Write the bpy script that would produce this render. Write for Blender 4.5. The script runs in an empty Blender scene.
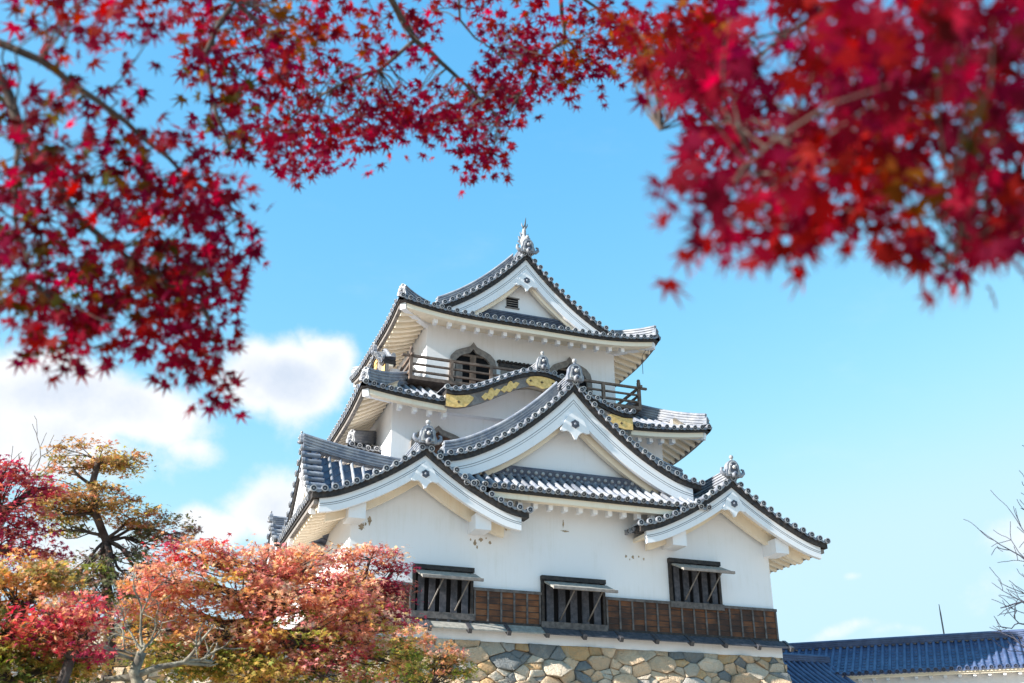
import bpy, math, random
import numpy as np
from mathutils import Vector, Matrix
R = math.radians
rnd = random.Random(7)
V = Vector
sc = bpy.context.scene
col = sc.collection

# ------------------------------------------------------------------ camera, sky, sun, exposure
# World axes: X along the keep's front wall, Y into the keep, Z up; origin at the foot of the front wall's left corner.
CAM = V((-5.97, -30.8, -4.85)); PITCH = R(24.7); TURN = R(20.1); FPX = 1030.0
GROUND = -6.4
cd = bpy.data.cameras.new("camera"); cam = bpy.data.objects.new("camera", cd); col.objects.link(cam)
cam.location = CAM; cam.rotation_euler = (R(90) + PITCH, 0, -TURN)
cd.sensor_width = 36.0; cd.lens = 36.0 * FPX / 1024.0; cd.clip_end = 5000; cd.clip_start = 0.05
cd.dof.use_dof = True; cd.dof.focus_distance = 36.0; cd.dof.aperture_fstop = 3.2
sc.camera = cam
RT = V((math.cos(TURN), -math.sin(TURN), 0)); FW = V((math.sin(TURN), math.cos(TURN), 0)); UP = V((0, 0, 1))

def dirn(u, v):
    a = (u - 512) / FPX; b = (341.5 - v) / FPX
    return RT * a + FW * (math.cos(PITCH) - b * math.sin(PITCH)) + UP * (math.sin(PITCH) + b * math.cos(PITCH))

def at(u, v, dist):                     # the point seen at (u, v), dist metres away
    return CAM + dirn(u, v).normalized() * dist

SUN = V((-1, -.085, .5)).normalized()   # towards the sun
SUN_EL = math.asin(SUN.z); SUN_ROT = math.atan2(SUN.x, SUN.y)
sd = bpy.data.lights.new("sun", 'SUN'); so = bpy.data.objects.new("sun", sd); col.objects.link(so)
sd.energy = 3.8; sd.angle = R(.53); sd.color = (1, .95, .86)
so.rotation_euler = SUN.to_track_quat('Z', 'Y').to_euler(); so.location = (-30, -10, 30)
sc.view_settings.view_transform = 'Standard'; sc.view_settings.look = 'None'
sc.view_settings.exposure = 1.70; sc.view_settings.gamma = 1.0

class NT:                               # tiny node-graph helper
    def __init__(s, tree): s.t = tree; tree.nodes.clear()
    def n(s, typ, **kw):
        nd = s.t.nodes.new(typ)
        for k, v in kw.items():
            if k.startswith('_'): setattr(nd, k[1:], v)
        return nd
    def l(s, a, b): s.t.links.new(a, b)
    def put(s, sock, v):
        if isinstance(v, bpy.types.NodeSocket): s.l(v, sock)
        else: sock.default_value = v
    def math(s, op, a, b=0.0, c=None, clamp=False):
        nd = s.t.nodes.new('ShaderNodeMath'); nd.operation = op; nd.use_clamp = clamp
        s.put(nd.inputs[0], a); s.put(nd.inputs[1], b)
        if c is not None: s.put(nd.inputs[2], c)
        return nd.outputs[0]
    def vmath(s, op, a, b=(0, 0, 0), out=0):
        nd = s.t.nodes.new('ShaderNodeVectorMath'); nd.operation = op
        s.put(nd.inputs[0], a); s.put(nd.inputs[1], b)
        return nd.outputs[out]
    def noise(s, vec, scale, detail=4, rough=.5, out=0, dist=0):
        nd = s.t.nodes.new('ShaderNodeTexNoise'); s.l(vec, nd.inputs['Vector'])
        nd.inputs['Scale'].default_value = scale; nd.inputs['Detail'].default_value = detail
        nd.inputs['Roughness'].default_value = rough; nd.inputs['Distortion'].default_value = dist
        return nd.outputs[out]
    def ramp(s, fac, stops):
        nd = s.t.nodes.new('ShaderNodeValToRGB'); s.put(nd.inputs[0], fac); e = nd.color_ramp.elements
        while len(e) < len(stops): e.new(.5)
        for el, (p, c) in zip(e, stops):
            el.position = p; el.color = (*c, 1) if len(c) == 3 else c
        return nd.outputs[0]
    def smooth(s, x, a, b):
        nd = s.t.nodes.new('ShaderNodeMapRange'); nd.interpolation_type = 'SMOOTHSTEP'
        s.put(nd.inputs[0], x); nd.inputs[1].default_value = a; nd.inputs[2].default_value = b
        return nd.outputs[0]
    def mix(s, f, a, b, typ='MIX'):
        nd = s.t.nodes.new('ShaderNodeMix'); nd.data_type = 'RGBA'; nd.blend_type = typ
        s.put(nd.inputs[0], f); s.put(nd.inputs[6], a); s.put(nd.inputs[7], b)
        return nd.outputs[2]

def c4(c): return (c[0], c[1], c[2], 1)

w = bpy.data.worlds.new("World"); sc.world = w; w.use_nodes = True
g = NT(w.node_tree)
tc = g.n('ShaderNodeTexCoord').outputs['Generated']
sky = g.n('ShaderNodeTexSky'); sky.sky_type = 'NISHITA'; sky.sun_disc = False
sky.sun_elevation = SUN_EL; sky.sun_rotation = SUN_ROT
sky.air_density = 1.0; sky.dust_density = .3; sky.ozone_density = 1.6; sky.altitude = 50
sp_ = g.n('ShaderNodeSeparateColor'); g.l(sky.outputs[0], sp_.inputs[0])
cb_ = g.n('ShaderNodeCombineColor')
for i_, (ga, ex_) in enumerate(((.62, 1.42), (1.26, .69), (2.12, .32))):
    g.l(g.math('SMOOTH_MIN', g.math('MULTIPLY', g.math('POWER', sp_.outputs[i_], ex_), ga), (1.8, 2.6, 3.1)[i_], .7), cb_.inputs[i_])
skyc = cb_.outputs[0]
# cumulus banks: each is a soft lobe around a direction in the sky, broken up by noise
warp = g.vmath('SCALE', g.vmath('SUBTRACT', g.noise(tc, 5.0, 3, .5, out=1), (.5, .5, .5))); warp.node.inputs[3].default_value = .10
dv = g.vmath('NORMALIZE', g.vmath('ADD', tc, warp))
CLOUDS = [(40, 386, .12, .040, 1.12), (130, 410, .09, .038, 1.08), (40, 440, .12, .05, .92), (190, 438, .045, .026, .8), (100, 432, .16, .055, .66), (302, 384, .062, .038, 1.25), (262, 397, .028, .024, .95), (338, 372, .034, .034, 1.05), (-60, 395, .12, .07, 1.0), (185, 450, .05, .022, .60),
          (262, 500, .052, .048, 1.0), (222, 520, .055, .032, .86), (60, 540, .13, .05, .74), (350, 560, .07, .05, .6), (1000, 612, .055, .026, .56), (840, 630, .06, .010, .46), (858, 578, .016, .008, .50), (1080, 560, .07, .04, .6), (930, 634, .06, .010, .46)]
dens = None
for (u, v, ru, rv, amp) in CLOUDS:
    d = dirn(u, v).normalized()
    ex = V((d.y, -d.x, 0)).normalized(); ez = d.cross(ex) * -1
    if ez.z < 0: ez = -ez
    a = g.math('DIVIDE', g.vmath('DOT_PRODUCT', dv, tuple(ex), out=1), ru)
    b = g.math('DIVIDE', g.vmath('DOT_PRODUCT', dv, tuple(ez), out=1), rv)
    r2 = g.math('ADD', g.math('MULTIPLY', a, a), g.math('MULTIPLY', b, b))
    front = g.math('GREATER_THAN', g.vmath('DOT_PRODUCT', dv, tuple(d), out=1), 0.0)
    lobe = g.math('MULTIPLY', g.math('MULTIPLY', g.math('EXPONENT', g.math('MULTIPLY', r2, -.9)), amp), front)
    dens = lobe if dens is None else g.math('MAXIMUM', dens, lobe)
nz = g.noise(tc, 10.0, 10, .64)
nz2 = g.noise(tc, 3.2, 5, .55)
body = g.math('ADD', dens, g.math('ADD', g.math('MULTIPLY', g.math('SUBTRACT', nz, .5), 1.0), g.math('MULTIPLY', g.math('SUBTRACT', nz2, .5), .5)))
cov = g.smooth(body, .34, .78)
wisp = g.math('MULTIPLY', g.smooth(g.noise(g.vmath('MULTIPLY', tc, (1.0, 1.0, 2.6)), 5.0, 7, .62), .55, .85), .10)
cov = g.math('MAXIMUM', cov, wisp)
thick = g.smooth(g.math('ADD', body, g.math('MULTIPLY', g.math('SUBTRACT', g.noise(tc, 7.0, 6, .55), .5), 1.5)), .55, 1.45)
ccol = g.mix(thick, (2.95, 3.0, 3.1, 1), (1.85, 2.15, 2.6, 1))
out = g.mix(cov, skyc, ccol)
bg = g.n('ShaderNodeBackground'); g.l(out, bg.inputs[0]); bg.inputs[1].default_value = .11
wo = g.n('ShaderNodeOutputWorld'); g.l(bg.outputs[0], wo.inputs[0])

# ------------------------------------------------------------------ materials
def mat(name, base, rough=.7, spec=.3, build=None, metal=0.0, trans=0.0):
    m = bpy.data.materials.new(name); m.use_nodes = True
    g = NT(m.node_tree)
    p = g.n('ShaderNodeBsdfPrincipled'); o = g.n('ShaderNodeOutputMaterial'); g.l(p.outputs[0], o.inputs[0])
    p.inputs['Base Color'].default_value = c4(base); p.inputs['Roughness'].default_value = rough
    p.inputs['Specular IOR Level'].default_value = spec; p.inputs['Metallic'].default_value = metal
    if build: build(g, p, o)
    return m

def bump(g, p, h, strength=.3, dist=.02):
    b = g.n('ShaderNodeBump'); b.inputs['Strength'].default_value = strength; b.inputs['Distance'].default_value = dist
    g.l(h, b.inputs['Height']); g.l(b.outputs[0], p.inputs['Normal'])

def speckled(base, var, scale, lo=.35, hi=.7, detail=6, bs=.2, bd=.01, scale2=None):
    def f(g, p, o):
        t = g.n('ShaderNodeTexCoord').outputs['Object']
        n = g.noise(t, scale, detail, .6)
        c = g.mix(g.smooth(n, lo, hi), c4(base), c4(var))
        if scale2:
            n2 = g.noise(t, scale2, 3, .6)
            c = g.mix(g.math('MULTIPLY', g.smooth(n2, .5, .7), .5), c, c4([x * .7 for x in base]))
        g.l(c, p.inputs['Base Color'])
        bump(g, p, n, bs, bd)
    return f

def plaster(base, dirt, amount):
    def f(g, p, o):
        t = g.n('ShaderNodeTexCoord').outputs['Object']
        big = g.noise(t, .7, 5, .6)
        run = g.noise(g.vmath('MULTIPLY', t, (6.0, 6.0, .40)), 1.2, 6, .68)
        fine = g.noise(t, 14, 4, .6)
        k = g.math('MULTIPLY', g.smooth(g.math('ADD', g.math('MULTIPLY', big, .5), g.math('MULTIPLY', run, .5)), .48, .70), amount)
        c = g.mix(k, c4(base), c4(dirt))
        c = g.mix(g.math('MULTIPLY', g.smooth(fine, .55, .8), .10), c, c4([x * .8 for x in base]))
        g.l(c, p.inputs['Base Color']); bump(g, p, g.math('ADD', fine, big), .08, .01)
    return f

def tile_build(base, hi, lichen):
    def f(g, p, o):
        t = g.n('ShaderNodeTexCoord').outputs['Object']
        a = g.noise(t, 2.6, 5, .65); b = g.noise(t, 11, 4, .6)
        c = g.mix(g.smooth(a, .35, .68), c4(base), c4(hi))
        c = g.mix(g.math('MULTIPLY', g.smooth(b, .56, .74), .55), c, c4(lichen))
        g.l(c, p.inputs['Base Color'])
        g.l(g.math('ADD', .36, g.math('MULTIPLY', b, .35)), p.inputs['Roughness'])
        bump(g, p, b, .25, .01)
    return f

M = {}
M['plaster'] = mat('white_plaster', (.82, .81, .79), .85, .2, plaster((.83, .83, .86), (.66, .64, .61), .40))
M['soffit'] = mat('aged_plaster_bounce_tint', (.80, .75, .64), .85, .2, plaster((.89, .78, .63), (.74, .57, .38), .45))  # aged cream plaster, with warm bounce light under the eaves painted into it
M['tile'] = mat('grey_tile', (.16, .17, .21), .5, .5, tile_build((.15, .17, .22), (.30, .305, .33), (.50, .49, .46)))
M['pan'] = mat('pan_tile', (.10, .11, .15), .5, .5, tile_build((.055, .068, .11), (.11, .125, .17), (.20, .20, .20)))  # darker than the round tiles: shade between the columns painted into the colour
M['tilepale'] = mat('pale_tile', (.3, .3, .32), .6, .4, tile_build((.20, .215, .25), (.38, .38, .39), (.54, .53, .50)))
M['tileworn'] = mat('worn_tile', (.12, .13, .16), .6, .4, tile_build((.11, .125, .165), (.21, .215, .235), (.38, .37, .33)))
M['rim'] = mat('tile_rim', (.3, .3, .31), .6, .4, tile_build((.27, .275, .30), (.42, .415, .41), (.54, .53, .50)))
M['tiledark'] = mat('tile_recess', (.05, .055, .075), .6, .3, speckled((.05, .055, .075), (.09, .095, .12), 20))
M['darkwood'] = mat('black_wood', (.03, .027, .028), .65, .3, speckled((.022, .02, .022), (.06, .048, .042), 7))
M['groove'] = mat('groove_line', (.26, .27, .29), .8, .1)
M['black'] = mat('dark_interior', (.012, .012, .014), .9, .05)
M['gold'] = mat('gilt_metal', (.90, .60, .2), .5, .5, speckled((.92, .60, .22), (.66, .40, .12), 9, bs=.35, bd=.02), metal=.1)
M['greywood'] = mat('weathered_wood', (.2, .18, .17), .8, .2, speckled((.17, .155, .15), (.28, .25, .23), 6))
M['oldwood'] = mat('old_dark_wood', (.11, .10, .10), .8, .2, speckled((.085, .078, .08), (.17, .155, .15), 6))
M['railwood'] = mat('rail_wood', (.22, .15, .12), .8, .2, speckled((.12, .088, .072), (.21, .155, .125), 6))
M['palewood'] = mat('pale_wood', (.45, .42, .37), .8, .2, speckled((.24, .23, .21), (.36, .34, .31), 8))
M['bluewood'] = mat('slat_wood', (.10, .105, .125), .75, .2, speckled((.05, .055, .07), (.10, .10, .12), 8))
M['iron'] = mat('dark_iron', (.06, .06, .07), .5, .4)

def boards(g, p, o):
    t = g.n('ShaderNodeTexCoord').outputs['Object']
    s = g.n('ShaderNodeSeparateXYZ'); g.l(t, s.inputs[0])
    row = g.math('FLOOR', g.math('DIVIDE', g.math('SUBTRACT', s.outputs[2], .56), .19)); bay = 0
    cb = g.n('ShaderNodeCombineXYZ'); g.l(g.math('ADD', s.outputs[0], s.outputs[1]), cb.inputs[0]); g.l(g.math('MULTIPLY', row, 3.7), cb.inputs[1])
    wn = g.n('ShaderNodeTexNoise'); wn.inputs['Scale'].default_value = 1.7; wn.inputs['Detail'].default_value = 2; g.l(cb.outputs[0], wn.inputs['Vector'])
    grain = g.noise(g.vmath('MULTIPLY', t, (1.2, 1.2, 14)), 3, 6, .65)
    big = g.noise(t, .55, 3, .5)
    f = g.math('ADD', g.math('MULTIPLY', wn.outputs[0], .45), g.math('ADD', g.math('MULTIPLY', grain, .4), g.math('MULTIPLY', g.math('SUBTRACT', big, .4), .5)))
    c = g.ramp(f, [(.28, (.036, .027, .027)), (.42, (.075, .042, .032)), (.57, (.19, .080, .040)), (.78, (.30, .16, .09))])
    g.l(c, p.inputs['Base Color']); bump(g, p, grain, .3, .01)
M['boards'] = mat('brown_boards', (.2, .1, .05), .8, .2, boards)

def stone_build(g, p, o):
    t = g.n('ShaderNodeTexCoord').outputs['Object']
    at_ = g.n('ShaderNodeAttribute'); at_.attribute_name = 'tint'
    n = g.noise(t, 4, 9, .72); n2 = g.noise(t, 1.6, 4, .6); n3 = g.noise(t, 24, 3, .6)
    c = g.mix(g.math('MULTIPLY', g.smooth(n, .46, .76), .45), at_.outputs[0], (.30, .25, .19, 1))
    c = g.mix(g.math('MULTIPLY', g.smooth(n2, .55, .72), .5), c, (.64, .56, .44, 1))
    c = g.mix(g.math('MULTIPLY', g.smooth(n3, .6, .75), .35), c, (.12, .11, .10, 1))
    g.l(c, p.inputs['Base Color']); bump(g, p, g.math('ADD', n, g.math('MULTIPLY', n3, .35)), 1.0, .22)
M['stone'] = mat('masonry_stone', (.35, .3, .24), .9, .2, stone_build)
M['mortar'] = mat('joint_mortar', (.09, .075, .06), .95, .1, speckled((.26, .22, .17), (.10, .085, .07), 8))  # dark mortar filling the gaps between stones

def bark(base, var):
    return lambda g, p, o: speckled(base, var, 9, .35, .65, 6, .7, .03)(g, p, o)
M['bark'] = mat('dark_bark', (.05, .035, .03), .9, .2, bark((.045, .033, .03), (.10, .08, .07)))
M['barkgrey'] = mat('grey_bark', (.2, .18, .17), .9, .2, bark((.13, .115, .105), (.27, .25, .22)))
M['barklichen'] = mat('lichen_bark', (.38, .35, .28), .9, .2, bark((.10, .085, .07), (.26, .24, .19)))
M['barkblue'] = mat('bare_twig_bark', (.07, .065, .075), .9, .2, bark((.03, .03, .045), (.06, .06, .08)))

def leafmat(name, trans=.45, spec=.3, rough=.5):
    m = bpy.data.materials.new(name); m.use_nodes = True
    g = NT(m.node_tree); o = g.n('ShaderNodeOutputMaterial')
    a = g.n('ShaderNodeAttribute'); a.attribute_name = 'tint'
    p = g.n('ShaderNodeBsdfPrincipled'); g.l(a.outputs[0], p.inputs['Base Color'])
    p.inputs['Roughness'].default_value = rough; p.inputs['Specular IOR Level'].default_value = spec
    t = g.n('ShaderNodeBsdfTranslucent')
    hs = g.n('ShaderNodeHueSaturation'); hs.inputs['Saturation'].default_value = 1.1; hs.inputs['Value'].default_value = 1.7
    g.l(a.outputs[0], hs.inputs['Color']); g.l(hs.outputs[0], t.inputs[0])
    mx = g.n('ShaderNodeMixShader'); mx.inputs[0].default_value = trans
    g.l(p.outputs[0], mx.inputs[1]); g.l(t.outputs[0], mx.inputs[2]); g.l(mx.outputs[0], o.inputs[0])
    return m
M['leaf'] = leafmat('maple_leaf', .55, .06, .6); M['leafbg'] = leafmat('tree_leaf', .35, .25, .6)

def ground_build(g, p, o):
    t = g.n('ShaderNodeTexCoord').outputs['Object']
    a = g.noise(t, .25, 6, .6); b = g.noise(t, 30, 4, .6)
    c = g.mix(g.smooth(a, .4, .65), (.42, .35, .265, 1), (.34, .28, .215, 1))
    c = g.mix(g.math('MULTIPLY', b, .4), c, (.36, .34, .31, 1)); g.l(c, p.inputs['Base Color']); bump(g, p, b, .4, .02)
M['ground'] = mat('gravel_ground', (.4, .35, .28), .95, .1, ground_build)

def bluetile(g, p, o):
    t = g.n('ShaderNodeTexCoord').outputs['Object']
    a = g.noise(t, 2.2, 5, .65); b = g.noise(t, 10, 4, .6)
    c = g.mix(g.smooth(a, .35, .7), (.052, .075, .155, 1), (.10, .135, .24, 1))
    c = g.mix(g.math('MULTIPLY', g.smooth(b, .6, .8), .35), c, (.16, .19, .30, 1))
    g.l(c, p.inputs['Base Color']); bump(g, p, b, .2, .01)
M['bluetile'] = mat('blue_glazed_tile', (.06, .09, .2), .45, .5, bluetile)

# ------------------------------------------------------------------ mesh helpers
class MB:
    def __init__(s, T=None): s.v = []; s.f = []; s.m = []; s.sm = []; s.mats = []; s.T = T
    def mi(s, m):
        m = M[m] if isinstance(m, str) else m
        if m not in s.mats: s.mats.append(m)
        return s.mats.index(m)
    def add(s, vs, fs, m, smooth=False):
        o = len(s.v); T = s.T; k = s.mi(m)
        for p in vs: s.v.append(tuple(T @ V(p)) if T is not None else tuple(p))
        for f in fs:
            s.f.append([o + i for i in f]); s.m.append(k); s.sm.append(smooth)
    def box(s, a, b, m):
        x0, y0, z0 = a; x1, y1, z1 = b
        s.add([(x0, y0, z0), (x1, y0, z0), (x1, y1, z0), (x0, y1, z0), (x0, y0, z1), (x1, y0, z1), (x1, y1, z1), (x0, y1, z1)],
              [(3, 2, 1, 0), (4, 5, 6, 7), (0, 1, 5, 4), (1, 2, 6, 5), (2, 3, 7, 6), (3, 0, 4, 7)], m)
    def beam(s, a, b, wd, ht, m, up=V((0, 0, 1))):
        a = V(a); b = V(b); t = (b - a).normalized(); sd = t.cross(up)
        if sd.length < 1e-4: sd = V((1, 0, 0))
        sd.normalize(); u = sd.cross(t)
        q = [a + sd * (i * wd / 2) + u * (j * ht / 2) for i, j in ((-1, -1), (1, -1), (1, 1), (-1, 1))]
        q += [p + (b - a) for p in q]
        s.add(q, [(0, 1, 2, 3), (7, 6, 5, 4), (0, 4, 5, 1), (1, 5, 6, 2), (2, 6, 7, 3), (3, 7, 4, 0)], m)
    def tube(s, path, rad, m, n=8, cap=True):
        path = [V(p) for p in path]; rings = []; vs = []
        rads = rad if isinstance(rad, (list, tuple)) else [rad] * len(path)
        prev = None
        for i, p in enumerate(path):
            t = (path[min(i + 1, len(path) - 1)] - path[max(i - 1, 0)]).normalized()
            if prev is None:
                sd = t.cross(V((0, 0, 1)));
                if sd.length < .05: sd = t.cross(V((1, 0, 0)))
            else:
                sd = prev - t * prev.dot(t)
            sd.normalize(); prev = sd; u = t.cross(sd)
            for k in range(n):
                a = 2 * math.pi * k / n
                vs.append(p + (sd * math.cos(a) + u * math.sin(a)) * rads[i])
        fs = [(i * n + k, i * n + (k + 1) % n, (i + 1) * n + (k + 1) % n, (i + 1) * n + k) for i in range(len(path) - 1) for k in range(n)]
        if cap: fs += [tuple(range(n))[::-1], tuple((len(path) - 1) * n + k for k in range(n))]
        s.add(vs, fs, m, True)
    def sweep(s, path, sec, m, side=None, smooth=False, cap=True, closed=True, up=V((0, 0, 1))):
        # sec: list of (across, height) points; the section stays upright
        path = [V(p) for p in path]; vs = []; n = len(sec)
        for i, p in enumerate(path):
            if side is None:
                t = path[min(i + 1, len(path) - 1)] - path[max(i - 1, 0)]; t.z = 0
                sd = t.normalized().cross(up)
            else: sd = V(side)
            for a, h in sec: vs.append(p + sd * a + up * h)
        fs = []
        for i in range(len(path) - 1):
            for k in range(n if closed else n - 1):
                fs.append((i * n + k, i * n + (k + 1) % n, (i + 1) * n + (k + 1) % n, (i + 1) * n + k))
        if cap and closed: fs += [tuple(range(n))[::-1], tuple((len(path) - 1) * n + k for k in range(n))]
        s.add(vs, fs, m, smooth)
    def prism(s, poly, y0, y1, m):          # polygon in local x,z extruded along y
        n = len(poly)
        vs = [(x, y0, z) for x, z in poly] + [(x, y1, z) for x, z in poly]
        s.add(vs, [tuple(range(n)), tuple(range(2 * n - 1, n - 1, -1))] + [(i, i + n, (i + 1) % n + n, (i + 1) % n) for i in range(n)], m)
    def ball(s, c, r, m, n=10, sx=1, sy=1, sz=1):
        c = V(c); vs = []; fs = []
        for i in range(n // 2 + 1):
            th = math.pi * i / (n // 2)
            for k in range(n):
                ph = 2 * math.pi * k / n
                vs.append(c + V((r * sx * math.sin(th) * math.cos(ph), r * sy * math.sin(th) * math.sin(ph), r * sz * math.cos(th))))
        for i in range(n // 2):
            for k in range(n): fs.append((i * n + k, (i + 1) * n + k, (i + 1) * n + (k + 1) % n, i * n + (k + 1) % n))
        s.add(vs, fs, m, True)
    def build(s, name, parent=None, **props):
        me = bpy.data.meshes.new(name); me.from_pydata(s.v, [], s.f)
        for m in s.mats: me.materials.append(m)
        me.polygons.foreach_set('material_index', s.m); me.polygons.foreach_set('use_smooth', s.sm)
        me.validate(); me.update()
        o = bpy.data.objects.new(name, me); col.objects.link(o)
        if parent is not None:
            o.parent = parent; o.matrix_parent_inverse = parent_inv(parent)
        for k, v in props.items(): o[k] = v
        return o

def parent_inv(p):
    mtx = Matrix.Identity(4); q = p
    chain = []
    while q is not None: chain.append(q); q = q.parent
    for q in reversed(chain):
        mtx = mtx @ q.matrix_parent_inverse @ q.matrix_basis
    return mtx.inverted()

def thing(name, label, cat, loc=(0, 0, 0), group=None):
    o = bpy.data.objects.new(name, None); col.objects.link(o); o.location = loc
    o.empty_display_size = .3; o['label'] = label; o['category'] = cat
    if group: o['group'] = group
    return o

def lin(a, b, n): return [a + (b - a) * i / (n - 1) for i in range(n)]

# ------------------------------------------------------------------ roof vocabulary
trnd = random.Random(31)
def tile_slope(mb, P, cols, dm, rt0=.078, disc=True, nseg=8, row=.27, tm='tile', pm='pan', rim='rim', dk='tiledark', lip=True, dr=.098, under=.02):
    """P(s, d): point on the roof, s along the eave, d inward from the eave. Round tiles on each column, stepped pan tiles between."""
    e = 1e-3
    for s_ in cols:
        D = dm(s_)
        if D < .12: continue
        vs = []; N = nseg; rt = rt0 * trnd.uniform(.92, 1.08); jz = trnd.uniform(-.008, .010)
        tq = trnd.choice(('tile', 'tile', 'tile', 'tilepale', 'tileworn')) if tm == 'tile' else tm
        for i in range(N + 1):
            d = D * i / N; p = P(s_, d)
            t = (P(s_, d + e) - P(s_, d - e)).normalized(); sd = (P(s_ + e, d) - P(s_ - e, d)).normalized()
            nn = sd.cross(t).normalized()
            if nn.z < 0: nn = -nn
            for k in range(7):
                a = math.pi * k / 6
                vs.append(p + sd * (rt * math.cos(a)) + nn * (rt * 1.15 * math.sin(a) + .012 + jz))
        mb.add(vs, [(i * 7 + k, i * 7 + k + 1, (i + 1) * 7 + k + 1, (i + 1) * 7 + k) for i in range(N) for k in range(6)], tq, True)
        if disc:
            p = P(s_, 0); t = P(s_, e) - P(s_, -e); sd = (P(s_ + e, 0) - P(s_ - e, 0)).normalized()
            nn = sd.cross(t).normalized()
            if nn.z < 0: nn = -nn
            o = -t.normalized(); c = p + nn * (.035 + trnd.uniform(-.012, .012)) + sd * trnd.uniform(-.010, .010); o = (o + V((trnd.gauss(0, .07), trnd.gauss(0, .07), trnd.gauss(0, .07)))).normalized()
            vs = []; n = 12
            for rr, dd in ((dr, -.02), (dr, .07), (dr * .72, .072), (dr * .66, .045), (dr * .26, .045), (dr * .22, .062), (0, .062)):
                for k in range(n):
                    a = 2 * math.pi * k / n
                    vs.append(c + sd * (rr * math.cos(a)) + nn * (rr * math.sin(a)) + o * dd)
            for q, mm in ((0, tm), (1, rim), (2, dk), (3, dk), (4, rim), (5, rim)):
                base = len(mb.v)
                sub = vs[q * n:(q + 2) * n]
                mb.add(sub, [(k, (k + 1) % n, n + (k + 1) % n, n + k) for k in range(n)], mm, q == 0)
    for s0, s1 in zip(cols[:-1], cols[1:]):
        D = min(dm(s0), dm(s1), dm((s0 + s1) / 2)) if False else dm((s0 + s1) / 2)
        if D < .1: continue
        sm_ = (s0 + s1) / 2; nr = max(1, int(round(D / row))); vs = []; fs = []
        for j in range(nr):
            d0 = D * j / nr; d1 = D * (j + 1) / nr
            for d, h in ((d0, .0), (d0, .034), (d1, .004)):
                for ss, dp in ((s0, 0), (sm_, -.028), (s1, 0)):
                    p = P(ss, d); vs.append(V((p.x, p.y, p.z + h + dp)))
            b = j * 9
            for k in (0, 1):
                fs += [(b + k, b + k + 1, b + 3 + k + 1, b + 3 + k), (b + 3 + k, b + 3 + k + 1, b + 6 + k + 1, b + 6 + k)]
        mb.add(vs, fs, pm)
        if lip:
            a = P(s0, 0); m_ = P(sm_, 0); b_ = P(s1, 0)
            o = -(P(sm_, .01) - P(sm_, 0)).normalized() * .03
            vs = [a + o + V((0, 0, .035)), m_ + o + V((0, 0, .006)), b_ + o + V((0, 0, .035)), a + o + V((0, 0, -.03)), m_ + o + V((0, 0, -.085)), b_ + o + V((0, 0, -.03))]
            mb.add(vs, [(3, 4, 1, 0), (4, 5, 2, 1)], tm)

def spaced(a, b, sp):
    n = max(2, int(round(abs(b - a) / sp)) + 1); return lin(a, b, n)

def layered(hw, h, n, cap=.09, flare=.03):
    """cross-section of a stacked ridge: n courses of flat tiles under a round cap tile"""
    r = []; dz = h / n
    for i in range(n):
        wv = hw - (hw * .25) * i / n
        r += [(wv - flare, i * dz), (wv - flare, i * dz + dz * .55), (wv, i * dz + dz * .6), (wv, i * dz + dz)]
    top = [(cap * math.cos(a), h + cap * .9 * math.sin(a)) for a in lin(0, math.pi, 7)]
    return r + top + [(-a, b) for a, b in reversed(r)]

def eave_under(part, P, s0, s1, dw, n=24, raf=.42, rafters=True, r0=None, r1=None, beam=True, trim=(0, 0)):
    """dark fascia, white eave beam, plastered soffit and plastered rafters below a slope's edge"""
    mb = MB(); ss = lin(s0, s1, n)
    def strip(d0, d1, za, zb, m, a=0, b=0):
        q = lin(s0 + a, s1 - b, n); vs = []
        for s_ in q:
            p0 = P(s_, d0); p1 = P(s_, d1); z = P(s_, 0).z
            vs += [V((p0.x, p0.y, z + za)), V((p1.x, p1.y, z + za)), V((p1.x, p1.y, z + zb)), V((p0.x, p0.y, z + zb))]
        fs = [(i * 4 + k, i * 4 + (k + 1) % 4, (i + 1) * 4 + (k + 1) % 4, (i + 1) * 4 + k) for i in range(n - 1) for k in range(4)]
        fs += [(0, 1, 2, 3), tuple((n - 1) * 4 + k for k in (3, 2, 1, 0))]
        mb.add(vs, fs, m)
    strip(.02, .16, -.16, -.02, 'darkwood')
    if beam == 'plank': strip(.07, .20, -.30, -.163, 'greywood', *trim)
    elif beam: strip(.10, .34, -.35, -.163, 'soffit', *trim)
    vs = []; q = lin(s0 + trim[0], s1 - trim[1], n)
    for s_ in q:
        for j in range(5):
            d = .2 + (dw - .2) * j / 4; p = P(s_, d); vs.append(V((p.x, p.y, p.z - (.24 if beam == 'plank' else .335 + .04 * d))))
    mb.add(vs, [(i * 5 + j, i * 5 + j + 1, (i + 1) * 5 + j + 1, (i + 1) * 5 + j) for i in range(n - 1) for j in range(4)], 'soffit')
    if rafters:
        for s_ in spaced(s0 + .3 if r0 is None else r0, s1 - .3 if r1 is None else r1, raf):
            pts = [P(s_, d) for d in lin(.21 if beam == 'plank' else .345, dw, 4)]
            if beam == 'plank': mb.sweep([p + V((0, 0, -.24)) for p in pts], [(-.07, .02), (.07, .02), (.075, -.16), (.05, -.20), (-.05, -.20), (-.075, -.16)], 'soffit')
            else: mb.sweep([V((P(s_, d).x, P(s_, d).y, P(s_, 0).z - .30)) for d in (.345, .60)], [(-.075, .02), (.075, .02), (.075, -.19), (.055, -.21), (-.055, -.21), (-.075, -.19)], 'plaster')
    return mb.build('eave', part)

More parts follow.
